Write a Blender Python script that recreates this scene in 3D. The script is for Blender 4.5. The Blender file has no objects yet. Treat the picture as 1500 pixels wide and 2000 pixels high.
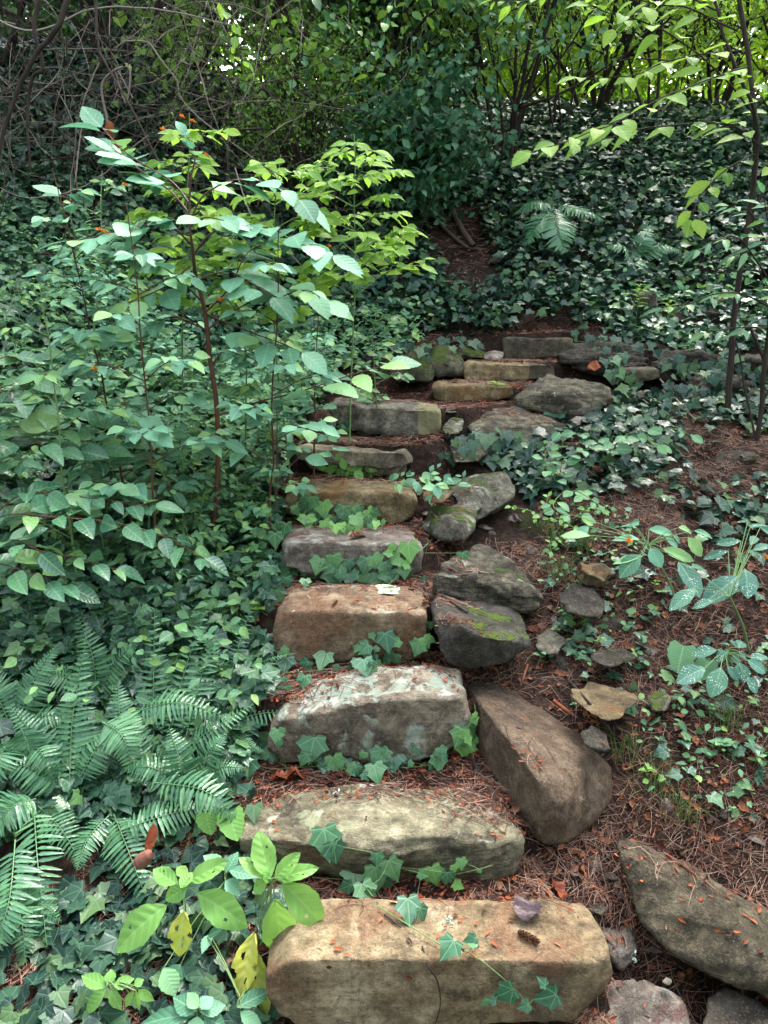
import bpy, bmesh, math, random
import numpy as np
from mathutils import Vector, Matrix
random.seed(11); RN = np.random.default_rng(11)
SC = bpy.context.scene
COL = SC.collection
# ---------------------------------------------------------------- camera
FPX = 1502.0; PITCH = math.radians(15.0); CAM = np.array([0., 0., 1.69])
FW = np.array([0, math.cos(PITCH), -math.sin(PITCH)]); UPV = np.array([0, math.sin(PITCH), math.cos(PITCH)])
cam = bpy.data.cameras.new('camera'); camo = bpy.data.objects.new('camera', cam); COL.objects.link(camo)
camo.location = CAM; camo.rotation_euler = (math.pi/2 - PITCH, 0, 0)
cam.sensor_fit = 'VERTICAL'; cam.sensor_height = 36; cam.lens = 36*FPX/2000; cam.clip_start = .05; cam.clip_end = 500
SC.camera = camo

def ray(px, py):
    return np.array([1., 0, 0])*((px-750)/FPX) + UPV*(-(py-1000)/FPX) + FW
def W(px, py, Y):                      # point on the vertical plane y = Y
    d = ray(px, py); return CAM + d*(Y/d[1])
def WZ(px, py, z):                     # point on the level plane z
    d = ray(px, py); return CAM + d*((z-CAM[2])/d[2])
def project(P):
    Q = P - CAM; dz = Q@FW
    return 750 + FPX*Q[..., 0]/dz, 1000 - FPX*(Q@UPV)/dz

# ---------------------------------------------------------------- noise
def _h(i, j, k, s):
    n = (i*374761393 + j*668265263 + k*2147483629 + s*974711) & 0xffffffff
    n = ((n ^ (n >> 13))*1274126177) & 0xffffffff
    n = n ^ (n >> 16)
    return (n & 0xffff)/32767.5 - 1.0
def vn(P, s=0):
    P = np.asarray(P, float); I = np.floor(P).astype(np.int64); f = P-I; u = f*f*(3-2*f)
    r = 0
    for a in (0, 1):
        for b in (0, 1):
            for c in (0, 1):
                w = (u[:, 0] if a else 1-u[:, 0])*(u[:, 1] if b else 1-u[:, 1])*(u[:, 2] if c else 1-u[:, 2])
                r = r + w*_h(I[:, 0]+a, I[:, 1]+b, I[:, 2]+c, s)
    return r
def fbm(P, o=4, s=0):
    r = 0; a = 1.; P = np.asarray(P, float)
    for i in range(o):
        r = r + a*vn(P*(2.03**i) + 17.3*i, s+i); a *= .5
    return r/1.9
def smooth(x, a, b):
    t = np.clip((x-a)/(b-a), 0, 1); return t*t*(3-2*t)

# ---------------------------------------------------------------- terrain
SY = [1.5, 1.88, 2.26, 2.64, 3.02, 3.40, 3.78, 4.16, 4.72, 5.2, 5.7]
SPX = [(520, 1195, 1890), (470, 1020, 1640), (520, 920, 1400), (533, 835, 1203), (543, 826, 1063), (552, 817, 966), (575, 808, 888), (638, 865, 790), (845, 1003, 755), (905, 1085, 708), (985, 1122, 660)]
SZ = [W(750, s[2], y)[2] for s, y in zip(SPX, SY)]
SZ[1] = .29
SXL = [W(s[0], s[2], y)[0] for s, y in zip(SPX, SY)]
SXR = [W(s[1], s[2], y)[0] for s, y in zip(SPX, SY)]
PY = np.array([-3, .8, 1.30, 1.5, 1.97, 2.3, 2.64, 3.02, 3.4, 3.83, 4.16, 4.72, 5.2, 5.7, 6.1, 6.5, 7.5, 9.0, 10.5, 12, 40, 120])
PZ = np.array([-.5, -.15, -.06, 0, .10, .235, .375, .54, .68, .81, .94, 1.07, 1.16, 1.31, 1.5, 1.85, 2.55, 3.4, 3.95, 4.1, 4.9, 7])
TZ = [W(750, b, y)[2]+.004 for b, y in [(1712, 1.87), (1497, 2.26), (1297, 2.64), (1135, 3.02), (1022, 3.4), (932, 3.83), (852, 4.16), (786, 4.72), (747, 5.2), (703, 5.7)]] + [1.49]
def H(x, y, detail=True):
    x = np.asarray(x, float); y = np.asarray(y, float); x, y = np.broadcast_arrays(x, y)
    z = np.interp(y, PY, PZ)
    L = smooth(-x, .6, 2.8)*smooth(y, 1.4, 4.6)
    z = z + L*.85*(1-smooth(y, 8.5, 12))
    z = z + smooth(x, .65, 1.1)*.16*smooth(y, 5.15, 5.5)*(1-smooth(y, 6., 6.5))
    z = z - smooth(x, .5, .8)*.15*(1-smooth(y, 1.75, 2.5)) - smooth(x, .42, .55)*.13*(1-smooth(y, 1.72, 1.9))
    # beds of litter on the treads
    xl = np.interp(y, SY, SXL); xr = np.interp(y, SY, SXR)
    tz = np.full_like(z, -.05)
    for k in range(11):
        tz = np.where(y > SY[k]+.1, TZ[k], tz)
    m = smooth(x, xl-.12, xl-.02)*(1-smooth(x, xr+.01, xr+.12))*smooth(y, 1.2, 1.35)*(1-smooth(y, 5.95, 6.1))
    z = z*(1-m) + tz*m
    if detail:
        P = np.stack([x.ravel(), y.ravel(), np.zeros(x.size)], 1)
        n = fbm(P*2.2, 3, 5).reshape(x.shape)*.05 + fbm(P*11, 3, 9).reshape(x.shape)*.014
        z = z + n*(1-m*.45) + (fbm(P*.35, 3, 2).reshape(x.shape)*.4)*smooth(y, 7, 14)
    return z
_T = np.concatenate([np.arange(1.2, 8, .012), np.arange(8, 40, .1)])
def G(px, py, h=0.):
    d = ray(px, py); P = CAM + d*(_T/d[1])[:, None]
    below = P[:, 2] < H(P[:, 0], P[:, 1]) + h
    i = int(np.argmax(below)) if below.any() else len(_T)-1
    return P[i]
def Hs(x, y): return float(H(np.array([x]), np.array([y]))[0])

# ---------------------------------------------------------------- objects
def meta(o, label=None, cat=None, group=None, kind=None):
    if label: o['label'] = label
    if cat: o['category'] = cat
    if group: o['group'] = group
    if kind: o['kind'] = kind
    return o
def empty(name, loc, label, cat, group=None):
    o = bpy.data.objects.new(name, None); COL.objects.link(o); o.location = Vector(loc); o.empty_display_size = .05
    meta(o, label, cat, group); return o
def build(name, V, F, mat, parent=None, attrs=None, sm=True):
    V = np.asarray(V, np.float32); F = np.asarray(F, np.int32)
    if parent is not None: V = V - np.array(parent.matrix_basis.translation, np.float32)
    me = bpy.data.meshes.new(name)
    nf, w = F.shape
    me.vertices.add(len(V)); me.vertices.foreach_set('co', V.ravel())
    me.loops.add(nf*w); me.loops.foreach_set('vertex_index', F.ravel())
    me.polygons.add(nf); me.polygons.foreach_set('loop_start', np.arange(0, nf*w, w, dtype=np.int32))
    me.polygons.foreach_set('loop_total', np.full(nf, w, np.int32))
    me.polygons.foreach_set('use_smooth', np.full(nf, sm))
    for k, a in (attrs or {}).items():
        a = np.asarray(a, np.float32)
        at = me.attributes.new(k, 'FLOAT' if a.ndim == 1 else 'FLOAT_VECTOR', 'POINT')
        at.data.foreach_set('value' if a.ndim == 1 else 'vector', a.ravel())
    me.update(calc_edges=True); me.materials.append(mat)
    o = bpy.data.objects.new(name, me); COL.objects.link(o)
    if parent is not None: o.parent = parent
    return o

# ---------------------------------------------------------------- node materials
class NT:
    def __init__(s, name):
        s.m = bpy.data.materials.new(name); s.m.use_nodes = True; s.t = s.m.node_tree; s.t.nodes.clear()
        s.out = s.t.nodes.new('ShaderNodeOutputMaterial')
    def n(s, typ, props=None, **inp):
        nd = s.t.nodes.new('ShaderNode'+typ)
        for k, v in (props or {}).items(): setattr(nd, k, v)
        for k, v in inp.items():
            key = int(k[1:]) if k[0] == '_' and k[1:].isdigit() else k.replace('_', ' ')
            s.set(nd.inputs[key], v)
        return nd
    def set(s, sock, v):
        if isinstance(v, bpy.types.NodeSocket): s.t.links.new(v, sock)
        elif isinstance(v, tuple) and len(v) == 3 and sock.type == 'RGBA': sock.default_value = (*v, 1)
        else: sock.default_value = v
    def math(s, op, a, b=0., c=0., clamp=False):
        nd = s.n('Math', {'operation': op, 'use_clamp': clamp}, _0=a, _1=b, _2=c); return nd.outputs[0]
    def mix(s, f, a, b, mode='MIX'):
        nd = s.n('Mix', {'data_type': 'RGBA', 'blend_type': mode}); s.set(nd.inputs[0], f); s.set(nd.inputs[6], a); s.set(nd.inputs[7], b); return nd.outputs[2]
    def ramp(s, f, stops):
        nd = s.n('ValToRGB', None, Fac=f); e = nd.color_ramp.elements
        while len(e) < len(stops): e.new(.5)
        for el, (p, c) in zip(e, stops): el.position = p; el.color = (*c, 1) if isinstance(c, tuple) else (c, c, c, 1)
        return nd.outputs[0]
    def step(s, f, a, b):
        nd = s.n('MapRange', {'interpolation_type': 'SMOOTHSTEP'}, Value=f, From_Min=a, From_Max=b); return nd.outputs[0]
    def noise(s, vec, scale, detail=4, rough=.55, dist=0.):
        nd = s.n('TexNoise', None, Vector=vec, Scale=scale, Detail=detail, Roughness=rough, Distortion=dist); return nd.outputs[0]
    def obj(s):
        tc = s.n('TexCoord').outputs['Object']; r = s.n('ObjectInfo').outputs['Random']
        off = s.math('MULTIPLY', r, 37.)
        c = s.n('CombineXYZ', None, X=off, Y=off, Z=off).outputs[0]
        return s.n('VectorMath', {'operation': 'ADD'}, _0=tc, _1=c).outputs[0]
    def bump(s, h, strength=.5, dist=.01, normal=None):
        nd = s.n('Bump', None, Height=h, Strength=strength, Distance=dist)
        if normal: s.set(nd.inputs['Normal'], normal)
        return nd.outputs[0]
    def surf(s, sh): s.t.links.new(sh, s.out.inputs[0]); return s.m

def leaf_mat(name, cols, rough=.38, trans=.3, tcol=None, vein=(.25, .4, .2), vk='pin', vamt=.5, nv=7, spots=0., spec=.5, brown=0.):
    s = NT(name)
    cols = [(min(.6, r*1.25), min(.7, g*1.1), b*1.3) for r, g, b in cols]
    rnd = s.n('Attribute', {'attribute_name': 'rnd'}).outputs['Fac']
    luv = s.n('Attribute', {'attribute_name': 'luv'}).outputs['Vector']
    sep = s.n('SeparateXYZ', None, Vector=luv); u = s.math('ABSOLUTE', sep.outputs[0]); v = sep.outputs[1]
    n = len(cols); base = s.ramp(rnd, [(i/(n-1) if n > 1 else 0, c) for i, c in enumerate(cols)])
    pos = s.n('NewGeometry').outputs['Position']
    nz = s.noise(pos, 14., 3)
    base = s.mix(s.math('MULTIPLY', s.step(nz, .35, .75), .3), base, s.mix(.5, base, (.0, .0, .0)))
    if vk == 'pin':
        mid = s.math('SUBTRACT', 1., s.step(u, .012, .035))
        w = s.math('FRACT', s.math('MULTIPLY', s.math('SUBTRACT', v, s.math('MULTIPLY', u, .75)), float(nv)))
        w = s.math('ABSOLUTE', s.math('SUBTRACT', w, .5)); side = s.math('SUBTRACT', 1., s.step(w, .03, .13))
        hgt = w
        vv = s.math('MAXIMUM', mid, s.math('MULTIPLY', side, .5))
    else:
        ang = s.math('ARCTAN2', u, s.math('ADD', v, .02))
        w = s.math('ABSOLUTE', s.math('SUBTRACT', s.math('FRACT', s.math('ADD', s.math('DIVIDE', ang, .84), .5)), .5))
        r = s.math('SQRT', s.math('ADD', s.math('MULTIPLY', u, u), s.math('MULTIPLY', v, v)))
        w = s.math('MULTIPLY', w, r)
        vv = s.math('SUBTRACT', 1., s.step(w, .008, .03)); hgt = s.math('MINIMUM', s.math('MULTIPLY', w, 6.), .5)
    col = s.mix(s.math('MULTIPLY', vv, vamt), base, vein)
    if spots:
        vo = s.n('TexVoronoi', None, Vector=pos, Scale=160.).outputs['Distance']
        sp = s.math('MULTIPLY', s.math('SUBTRACT', 1., s.step(vo, .18, .3)), s.step(s.noise(pos, 25., 2), .45, .6))
        col = s.mix(s.math('MULTIPLY', sp, spots), col, (.6, .65, .6))
    if brown:
        b = s.step(s.noise(pos, 30., 3), 1-brown, 1-brown+.06)
        col = s.mix(b, col, (.10, .055, .02))
    rg = s.math('ADD', rough, s.math('MULTIPLY', s.math('SUBTRACT', s.noise(pos, 60., 2), .5), .35))
    bmp = s.bump(s.math('ADD', hgt, s.math('MULTIPLY', nz, .8)), .30, .004)
    p = s.n('BsdfPrincipled', None, Base_Color=col, Roughness=rg, Specular_IOR_Level=spec, Normal=bmp).outputs[0]
    tc = s.mix(.5, col, tcol) if tcol else s.n('HueSaturation', None, Value=1.6, Saturation=1.1, Color=col).outputs[0]
    t = s.n('BsdfTranslucent', None, Color=tc, Normal=bmp).outputs[0]
    mx = s.n('MixShader', None, Fac=trans); s.t.links.new(p, mx.inputs[1]); s.t.links.new(t, mx.inputs[2])
    return s.surf(mx.outputs[0])

def bark_mat(name, c1, c2, scale=25., rough=.8):
    s = NT(name); o = s.obj()
    mp = s.n('Mapping', None, Vector=o, Scale=(1, 1, .25)).outputs[0]
    n = s.noise(mp, scale, 6, .65)
    return s.surf(s.n('BsdfPrincipled', None, Base_Color=s.ramp(n, [(.3, c1), (.7, c2)]), Roughness=rough, Specular_IOR_Level=.15, Normal=s.bump(n, .6, .006)).outputs[0])

def stone_mat(name, c1, c2, c3, rust=0., rustc=(.20, .085, .035), moss=0., mossc=(.05, .10, .015), lichen=0., lichc=(.36, .42, .33), strata=0., rough=.78, scale=1., wet=.3, sdir=(0, .15, 1), crack=0., split=None):
    c1, c2, c3, rustc, lichc = [tuple(v*k for v in c) for c, k in ((c1, .45), (c2, .72), (c3, 1.0), (rustc, .75), (lichc, .8))]
    s = NT(name); o = s.obj()
    big = s.noise(o, 3.2*scale, 5, .6, .4); med = s.noise(o, 17*scale, 7, .68); fine = s.noise(o, 150., 4, .7)
    col = s.ramp(s.math('ADD', s.math('MULTIPLY', big, .5), s.math('MULTIPLY', med, .5)), [(.38, c1), (.5, c2), (.61, c3)])
    if rust:
        r = s.noise(o, 5.5*scale, 6, .6, 1.); col = s.mix(s.math('MULTIPLY', s.step(r, .62-.25*rust, .74-.2*rust), .8), col, rustc)
    if strata:
        mp = s.n('Mapping', None, Vector=o, Rotation=(sdir[0], sdir[1], 0), Scale=(2., 2., 34.)).outputs[0]
        st = s.noise(mp, 1.6, 6, .7, .6); col = s.mix(s.math('MULTIPLY', s.step(st, .42, .62), .6*strata), col, s.mix(.65, col, (.015, .012, .01)))
    # mineral grain
    pit = s.step(s.noise(o, 75., 3, .6), .60, .72); col = s.mix(s.math('MULTIPLY', pit, .55), col, s.mix(.75, col, (.012, .01, .009)))
    col = s.mix(s.math('MULTIPLY', s.step(fine, .52, .66), .38), col, s.mix(.4, col, (.5, .40, .27)))
    col = s.mix(s.math('MULTIPLY', s.step(s.math('SUBTRACT', 1., fine), .52, .66), .6), col, s.mix(.6, col, (.02, .018, .016)))
    mot = s.noise(o, 42., 7, .78); col = s.mix(s.math('MULTIPLY', s.step(mot, .50, .60), .55), col, s.mix(.55, col, (.02, .017, .014))); col = s.mix(s.math('MULTIPLY', s.step(s.math('SUBTRACT', 1., mot), .52, .62), .35), col, s.mix(.25, col, (.55, .42, .26)))
    # dirt blotches and hairline cracks
    wv = s.n('VectorMath', {'operation': 'ADD'}, _0=o, _1=s.n('VectorMath', {'operation': 'SCALE'}, _0=s.n('TexNoise', None, Vector=o, Scale=9., Detail=4.).outputs['Color'], Scale=.16).outputs[0]).outputs[0]
    ck = s.n('TexVoronoi', {'feature': 'DISTANCE_TO_EDGE'}, Vector=wv, Scale=6.5).outputs['Distance']
    crk = s.math('MULTIPLY', s.math('SUBTRACT', 1., s.step(ck, .0, .022)), s.step(big, .46, .58))
    crk = s.math('MULTIPLY', crk, crack); col = s.mix(s.math('MULTIPLY', crk, .7), col, (.012, .01, .008))
    if split:
        xx = s.n('SeparateXYZ', None, Vector=s.n('TexCoord').outputs['Object']).outputs[0]
        col = s.mix(s.math('MULTIPLY', s.step(s.math('ADD', xx, s.math('MULTIPLY', s.math('SUBTRACT', med, .5), .04)), split[0]-.004, split[0]+.004), .8), col, s.mix(s.math('MULTIPLY', med, .8), split[1], (.03, .025, .02)))
    d = s.noise(o, 8.*scale, 7, .75, .5); col = s.mix(s.math('MULTIPLY', s.step(d, .52, .66), .6), col, (.045, .033, .026))
    nz = s.n('SeparateXYZ', None, Vector=s.n('NewGeometry').outputs['Normal']).outputs[2]
    hgt = s.math('SUBTRACT', s.math('ADD', s.math('SUBTRACT', s.noise(o, 30., 8, .75), s.math('MULTIPLY', pit, .25)), s.math('MULTIPLY', fine, .25)), s.math('MULTIPLY', crk, .5))
    if strata: hgt = s.math('ADD', hgt, s.math('MULTIPLY', st, 1.6*strata))
    if lichen:
        l = s.noise(o, 7., 7, .62, 1.2); e = s.noise(o, 60., 3, .6)
        lm = s.step(s.math('ADD', s.math('ADD', l, s.math('MULTIPLY', e, .12)), s.math('MULTIPLY', nz, .06)), .72-.2*lichen, .80-.2*lichen)
        lc = s.mix(s.step(s.noise(o, 13., 4), .45, .6), lichc, s.mix(.5, lichc, (.5, .48, .42)))
        col = s.mix(s.math('MULTIPLY', lm, .85), col, lc)
    rg = rough
    if moss:
        mm = s.noise(o, 6., 6, .65, .5)
        mk = s.step(s.math('ADD', mm, s.math('MULTIPLY', nz, .22)), .90-.35*moss, .98-.33*moss)
        mc = s.mix(s.noise(o, 220., 2), s.mix(.4, mossc, (.01, .02, .004)), s.mix(.5, mossc, (.16, .22, .03)))
        col = s.mix(mk, col, mc); hgt = s.math('ADD', hgt, s.math('MULTIPLY', mk, s.math('ADD', s.noise(o, 260., 2), .6)))
    wetm = s.math('MULTIPLY', s.step(s.noise(o, 4., 4), .45, .65), wet)
    rgn = s.math('SUBTRACT', rough, s.math('MULTIPLY', wetm, .45))
    p = s.n('BsdfPrincipled', None, Base_Color=col, Roughness=rgn, Specular_IOR_Level=.16, Normal=s.bump(hgt, 1., .022)).outputs[0]
    return s.surf(p)

def plain_mat(name, cols, rough=.6, scale=40., trans=0., attr=False, spec=.15, bump=.3):
    s = NT(name)
    f = s.n('Attribute', {'attribute_name': 'rnd'}).outputs['Fac'] if attr else s.noise(s.obj(), scale, 5, .6)
    st = [(i/(len(cols)-1), c) for i, c in enumerate(cols)] if attr else [(.3+.4*i/(len(cols)-1), c) for i, c in enumerate(cols)]
    c = s.ramp(f, st); nz = s.noise(s.n('NewGeometry').outputs['Position'], 90., 3)
    p = s.n('BsdfPrincipled', None, Base_Color=c, Roughness=rough, Specular_IOR_Level=spec, Normal=s.bump(nz, bump, .004)).outputs[0]
    if trans:
        t = s.n('BsdfTranslucent', None, Color=c).outputs[0]; mx = s.n('MixShader', None, Fac=trans)
        s.t.links.new(p, mx.inputs[1]); s.t.links.new(t, mx.inputs[2]); p = mx.outputs[0]
    return s.surf(p)

# ---------------------------------------------------------------- leaf templates (x across, y along, z up)
def tri_grid(rows):                    # rows of 3 points: left, mid, right
    V = []; F = []
    for r in rows: V += r
    for i in range(len(rows)-1):
        a = i*3; b = a+3
        for j in (0, 1): F += [(a+j, a+j+1, b+j+1), (a+j, b+j+1, b+j)]
    return np.array(V, float), np.array(F)
def ovate(nr=11, w=.30, peak=.42, serr=0., fold=.12, tipp=1.0):
    rows = []
    for i in range(nr):
        t = i/(nr-1)
        a = math.log(.5)/math.log(peak); q = t**a
        hw = w*max(0, math.sin(math.pi*q))**tipp
        if serr and 0 < i < nr-1: hw *= 1 + serr*(1 if i % 2 else -1)
        hw = max(hw, .004)
        rows.append([(-hw, t, fold*hw*2), (0, t, 0), (hw, t, fold*hw*2)])
    return tri_grid(rows)
def mirrored(right, mids, tris):
    V = [(x, y, z) for x, y, z in mids]; nm = len(V)
    V += [(x, y, z) for x, y, z in right]; V += [(-x, y, z) for x, y, z in right]; nr = len(right)
    F = []
    for t in tris:
        F.append(tuple(i if i < 100 else nm+i-100 for i in t))
        F.append(tuple(i if i < 100 else nm+nr+i-100 for i in t[::-1]))
    return np.array(V, float), np.array(F)
IVY = mirrored([(.14, -.15, .03), (.40, -.13, .05), (.40, .08, .06), (.58, .30, .02), (.36, .45, .06), (.19, .72, .03)],
               [(0, 0, 0), (0, .25, .0), (0, .5, .01), (0, 1, -.04)],
               [(0, 100, 101), (0, 101, 102), (0, 102, 1), (1, 102, 103), (1, 103, 104), (1, 104, 2), (2, 104, 105), (2, 105, 3)])
def lobed(n=9):                        # rounder, scalloped
    R = []
    for i in range(n):
        a = math.radians(-155 + 155*2*i/(n-1)) if n else 0
    return None
def heart(nr=10, fold=.08):
    rows = []
    for i in range(nr):
        t = i/(nr-1); hw = .5*math.sqrt(max(0, math.sin(math.pi*(t*.93+.07)**.75)))*(1-.25*t)*(1+.05*(1 if i % 2 else -1)); y = t
        if t == 1: hw = .01
        yo = -.13*(1-t)**3
        rows.append([(-hw, y+yo, fold*hw*2), (0, y, 0), (hw, y+yo, fold*hw*2)])
    return tri_grid(rows)
def gridleaf(nr=30, nc=11, w=.32, peak=.45, tipp=.85, wave=.03, holes=(), seed=1):
    V = []; F = []; rg = random.Random(seed); a_ = math.log(.5)/math.log(peak); ph = rg.uniform(0, 6)
    for i in range(nr):
        t = i/(nr-1); hw = max(.004, w*max(0, math.sin(math.pi*t**a_))**tipp)*(1+.035*math.sin(t*23+ph)+.02*math.sin(t*57))
        for j in range(nc):
            u = (j/(nc-1)*2-1); V.append((u*hw, t, .16*abs(u)*hw*2*.5 + wave*math.sin(t*9+ph+u*2)*abs(u) + .0035*math.cos(t*38-abs(u)*6)))
    for i in range(nr-1):
        for j in range(nc-1):
            p = i*nc+j; cx = (V[p][0]+V[p+nc+1][0])/2; cy = (V[p][1]+V[p+nc+1][1])/2
            if any(((cx-hx)/rx)**2+((cy-hy)/ry)**2 < 1+.25*math.sin(cx*90+cy*70) for hx, hy, rx, ry in holes): continue
            F += [(p, p+1, p+nc+1), (p, p+nc+1, p+nc)]
    return np.array(V, float), np.array(F)
OV = ovate(13, .30, .45, .05, .12); OVL = ovate(6, .30, .45, 0, .12); OVB = ovate(12, .27, .42, 0, .16, .85)
LANCE = ovate(9, .17, .4, .04, .15); RHO = ovate(4, .27, .45, 0, .2); HEART = heart(); ROUND = ovate(8, .42, .5, .04, .1, .6)
PINNA = ovate(7, .115, .25, .06, .1, .55)
PETAL = (lambda V, F: (np.stack([V[:, 0], V[:, 1], V[:, 2] + .35*V[:, 1]**3], 1), F))(*ovate(7, .21, .38, .1, .35))

def nrm(a): a = np.asarray(a, float); return a/np.maximum(np.linalg.norm(a, axis=-1, keepdims=True), 1e-9)
class Leaves:
    def __init__(s): s.V = []; s.F = []; s.U = []; s.R = []; s.n = 0
    def add(s, T, pos, axis, normal, scale, rnd=None, curl=None, ws=None):
        TV, TF = T; pos = np.atleast_2d(np.asarray(pos, float)); n = len(pos)
        if n == 0: return
        axis = nrm(np.broadcast_to(axis, (n, 3))); normal = np.broadcast_to(normal, (n, 3))
        side = nrm(np.cross(axis, normal)); nn = np.cross(side, axis)
        scale = np.broadcast_to(scale, (n,)); rnd = RN.random(n) if rnd is None else np.broadcast_to(rnd, (n,))
        curl = RN.uniform(.0, .35, n) if curl is None else np.broadcast_to(curl, (n,))
        ws = RN.uniform(.85, 1.15, n) if ws is None else np.broadcast_to(ws, (n,))
        x = TV[None, :, 0]*ws[:, None]; y = TV[None, :, 1]; z = TV[None, :, 2] - curl[:, None]*y*y
        # slight sideways sweep and wave
        sw = RN.uniform(-.12, .12, n)[:, None]; x = x + sw*y*y
        z = z + RN.uniform(-.1, .1, n)[:, None]*x*2*y
        P = (x[..., None]*side[:, None] + y[..., None]*axis[:, None]*np.ones_like(x)[..., None] + z[..., None]*nn[:, None])*scale[:, None, None] + pos[:, None]
        m = len(TV)
        s.V.append(P.reshape(-1, 3)); s.F.append((TF[None] + (s.n + np.arange(n)*m)[:, None, None]).reshape(-1, 3))
        s.U.append(np.tile(TV, (n, 1))); s.R.append(np.repeat(rnd, m)); s.n += n*m
    def build(s, name, mat, parent=None, sm=True):
        if not s.V: return None
        return build(name, np.concatenate(s.V), np.concatenate(s.F), mat, parent, {'luv': np.concatenate(s.U), 'rnd': np.concatenate(s.R)}, sm)

class Tubes:
    def __init__(s): s.V = []; s.F = []; s.R = []; s.n = 0
    def add(s, pts, r0, r1=None, k=5, rnd=None):
        pts = np.asarray(pts, float); n = len(pts); r1 = r0 if r1 is None else r1
        t = nrm(np.gradient(pts, axis=0)); up = np.array([0, 0, 1.]) if abs(t[:, 2]).mean() < .8 else np.array([1., 0, 0])
        a = nrm(np.cross(t, up)); b = np.cross(t, a)
        r = np.linspace(r0, r1, n)[:, None, None]; th = np.arange(k)*2*math.pi/k
        ring = pts[:, None] + r*(np.cos(th)[None, :, None]*a[:, None] + np.sin(th)[None, :, None]*b[:, None])
        s.V.append(ring.reshape(-1, 3)); i = np.arange(n-1)[:, None]*k; j = np.arange(k)[None]; j2 = (j+1) % k
        A = i+j; B = i+j2; C = i+k+j2; D = i+k+j
        f = np.concatenate([np.stack([A, B, C], -1).reshape(-1, 3), np.stack([A, C, D], -1).reshape(-1, 3)])
        s.F.append(f + s.n); s.R.append(np.full(n*k, random.random() if rnd is None else rnd)); s.n += n*k
    def build(s, name, mat, parent=None):
        if not s.V: return None
        return build(name, np.concatenate(s.V), np.concatenate(s.F), mat, parent, {'rnd': np.concatenate(s.R)})
def bez(P, n=12):
    P = [np.asarray(p, float) for p in P]; m = len(P)
    if m == 2: t = np.linspace(0, 1, n)[:, None]; return P[0]*(1-t) + P[1]*t
    # Catmull-Rom through the points
    Q = [2*P[0]-P[1]] + P + [2*P[-1]-P[-2]]; out = []
    seg = max(2, n//(m-1))
    for i in range(m-1):
        p0, p1, p2, p3 = Q[i:i+4]
        for t in np.linspace(0, 1, seg, endpoint=False):
            out.append(.5*((2*p1) + (-p0+p2)*t + (2*p0-5*p1+4*p2-p3)*t*t + (-p0+3*p1-3*p2+p3)*t**3))
    out.append(P[-1]); return np.array(out)
def wiggle(pts, amp, seed=None):
    pts = np.array(pts); L = np.linalg.norm(pts[-1]-pts[0]); o = RN.uniform(0, 100)
    q = np.linspace(0, 1, len(pts))*L
    for c in range(3): pts[:, c] += amp*fbm(np.stack([q*6+o, q*0+c*9, q*0], 1), 2)*np.minimum(1, q*6)
    return pts

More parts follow.
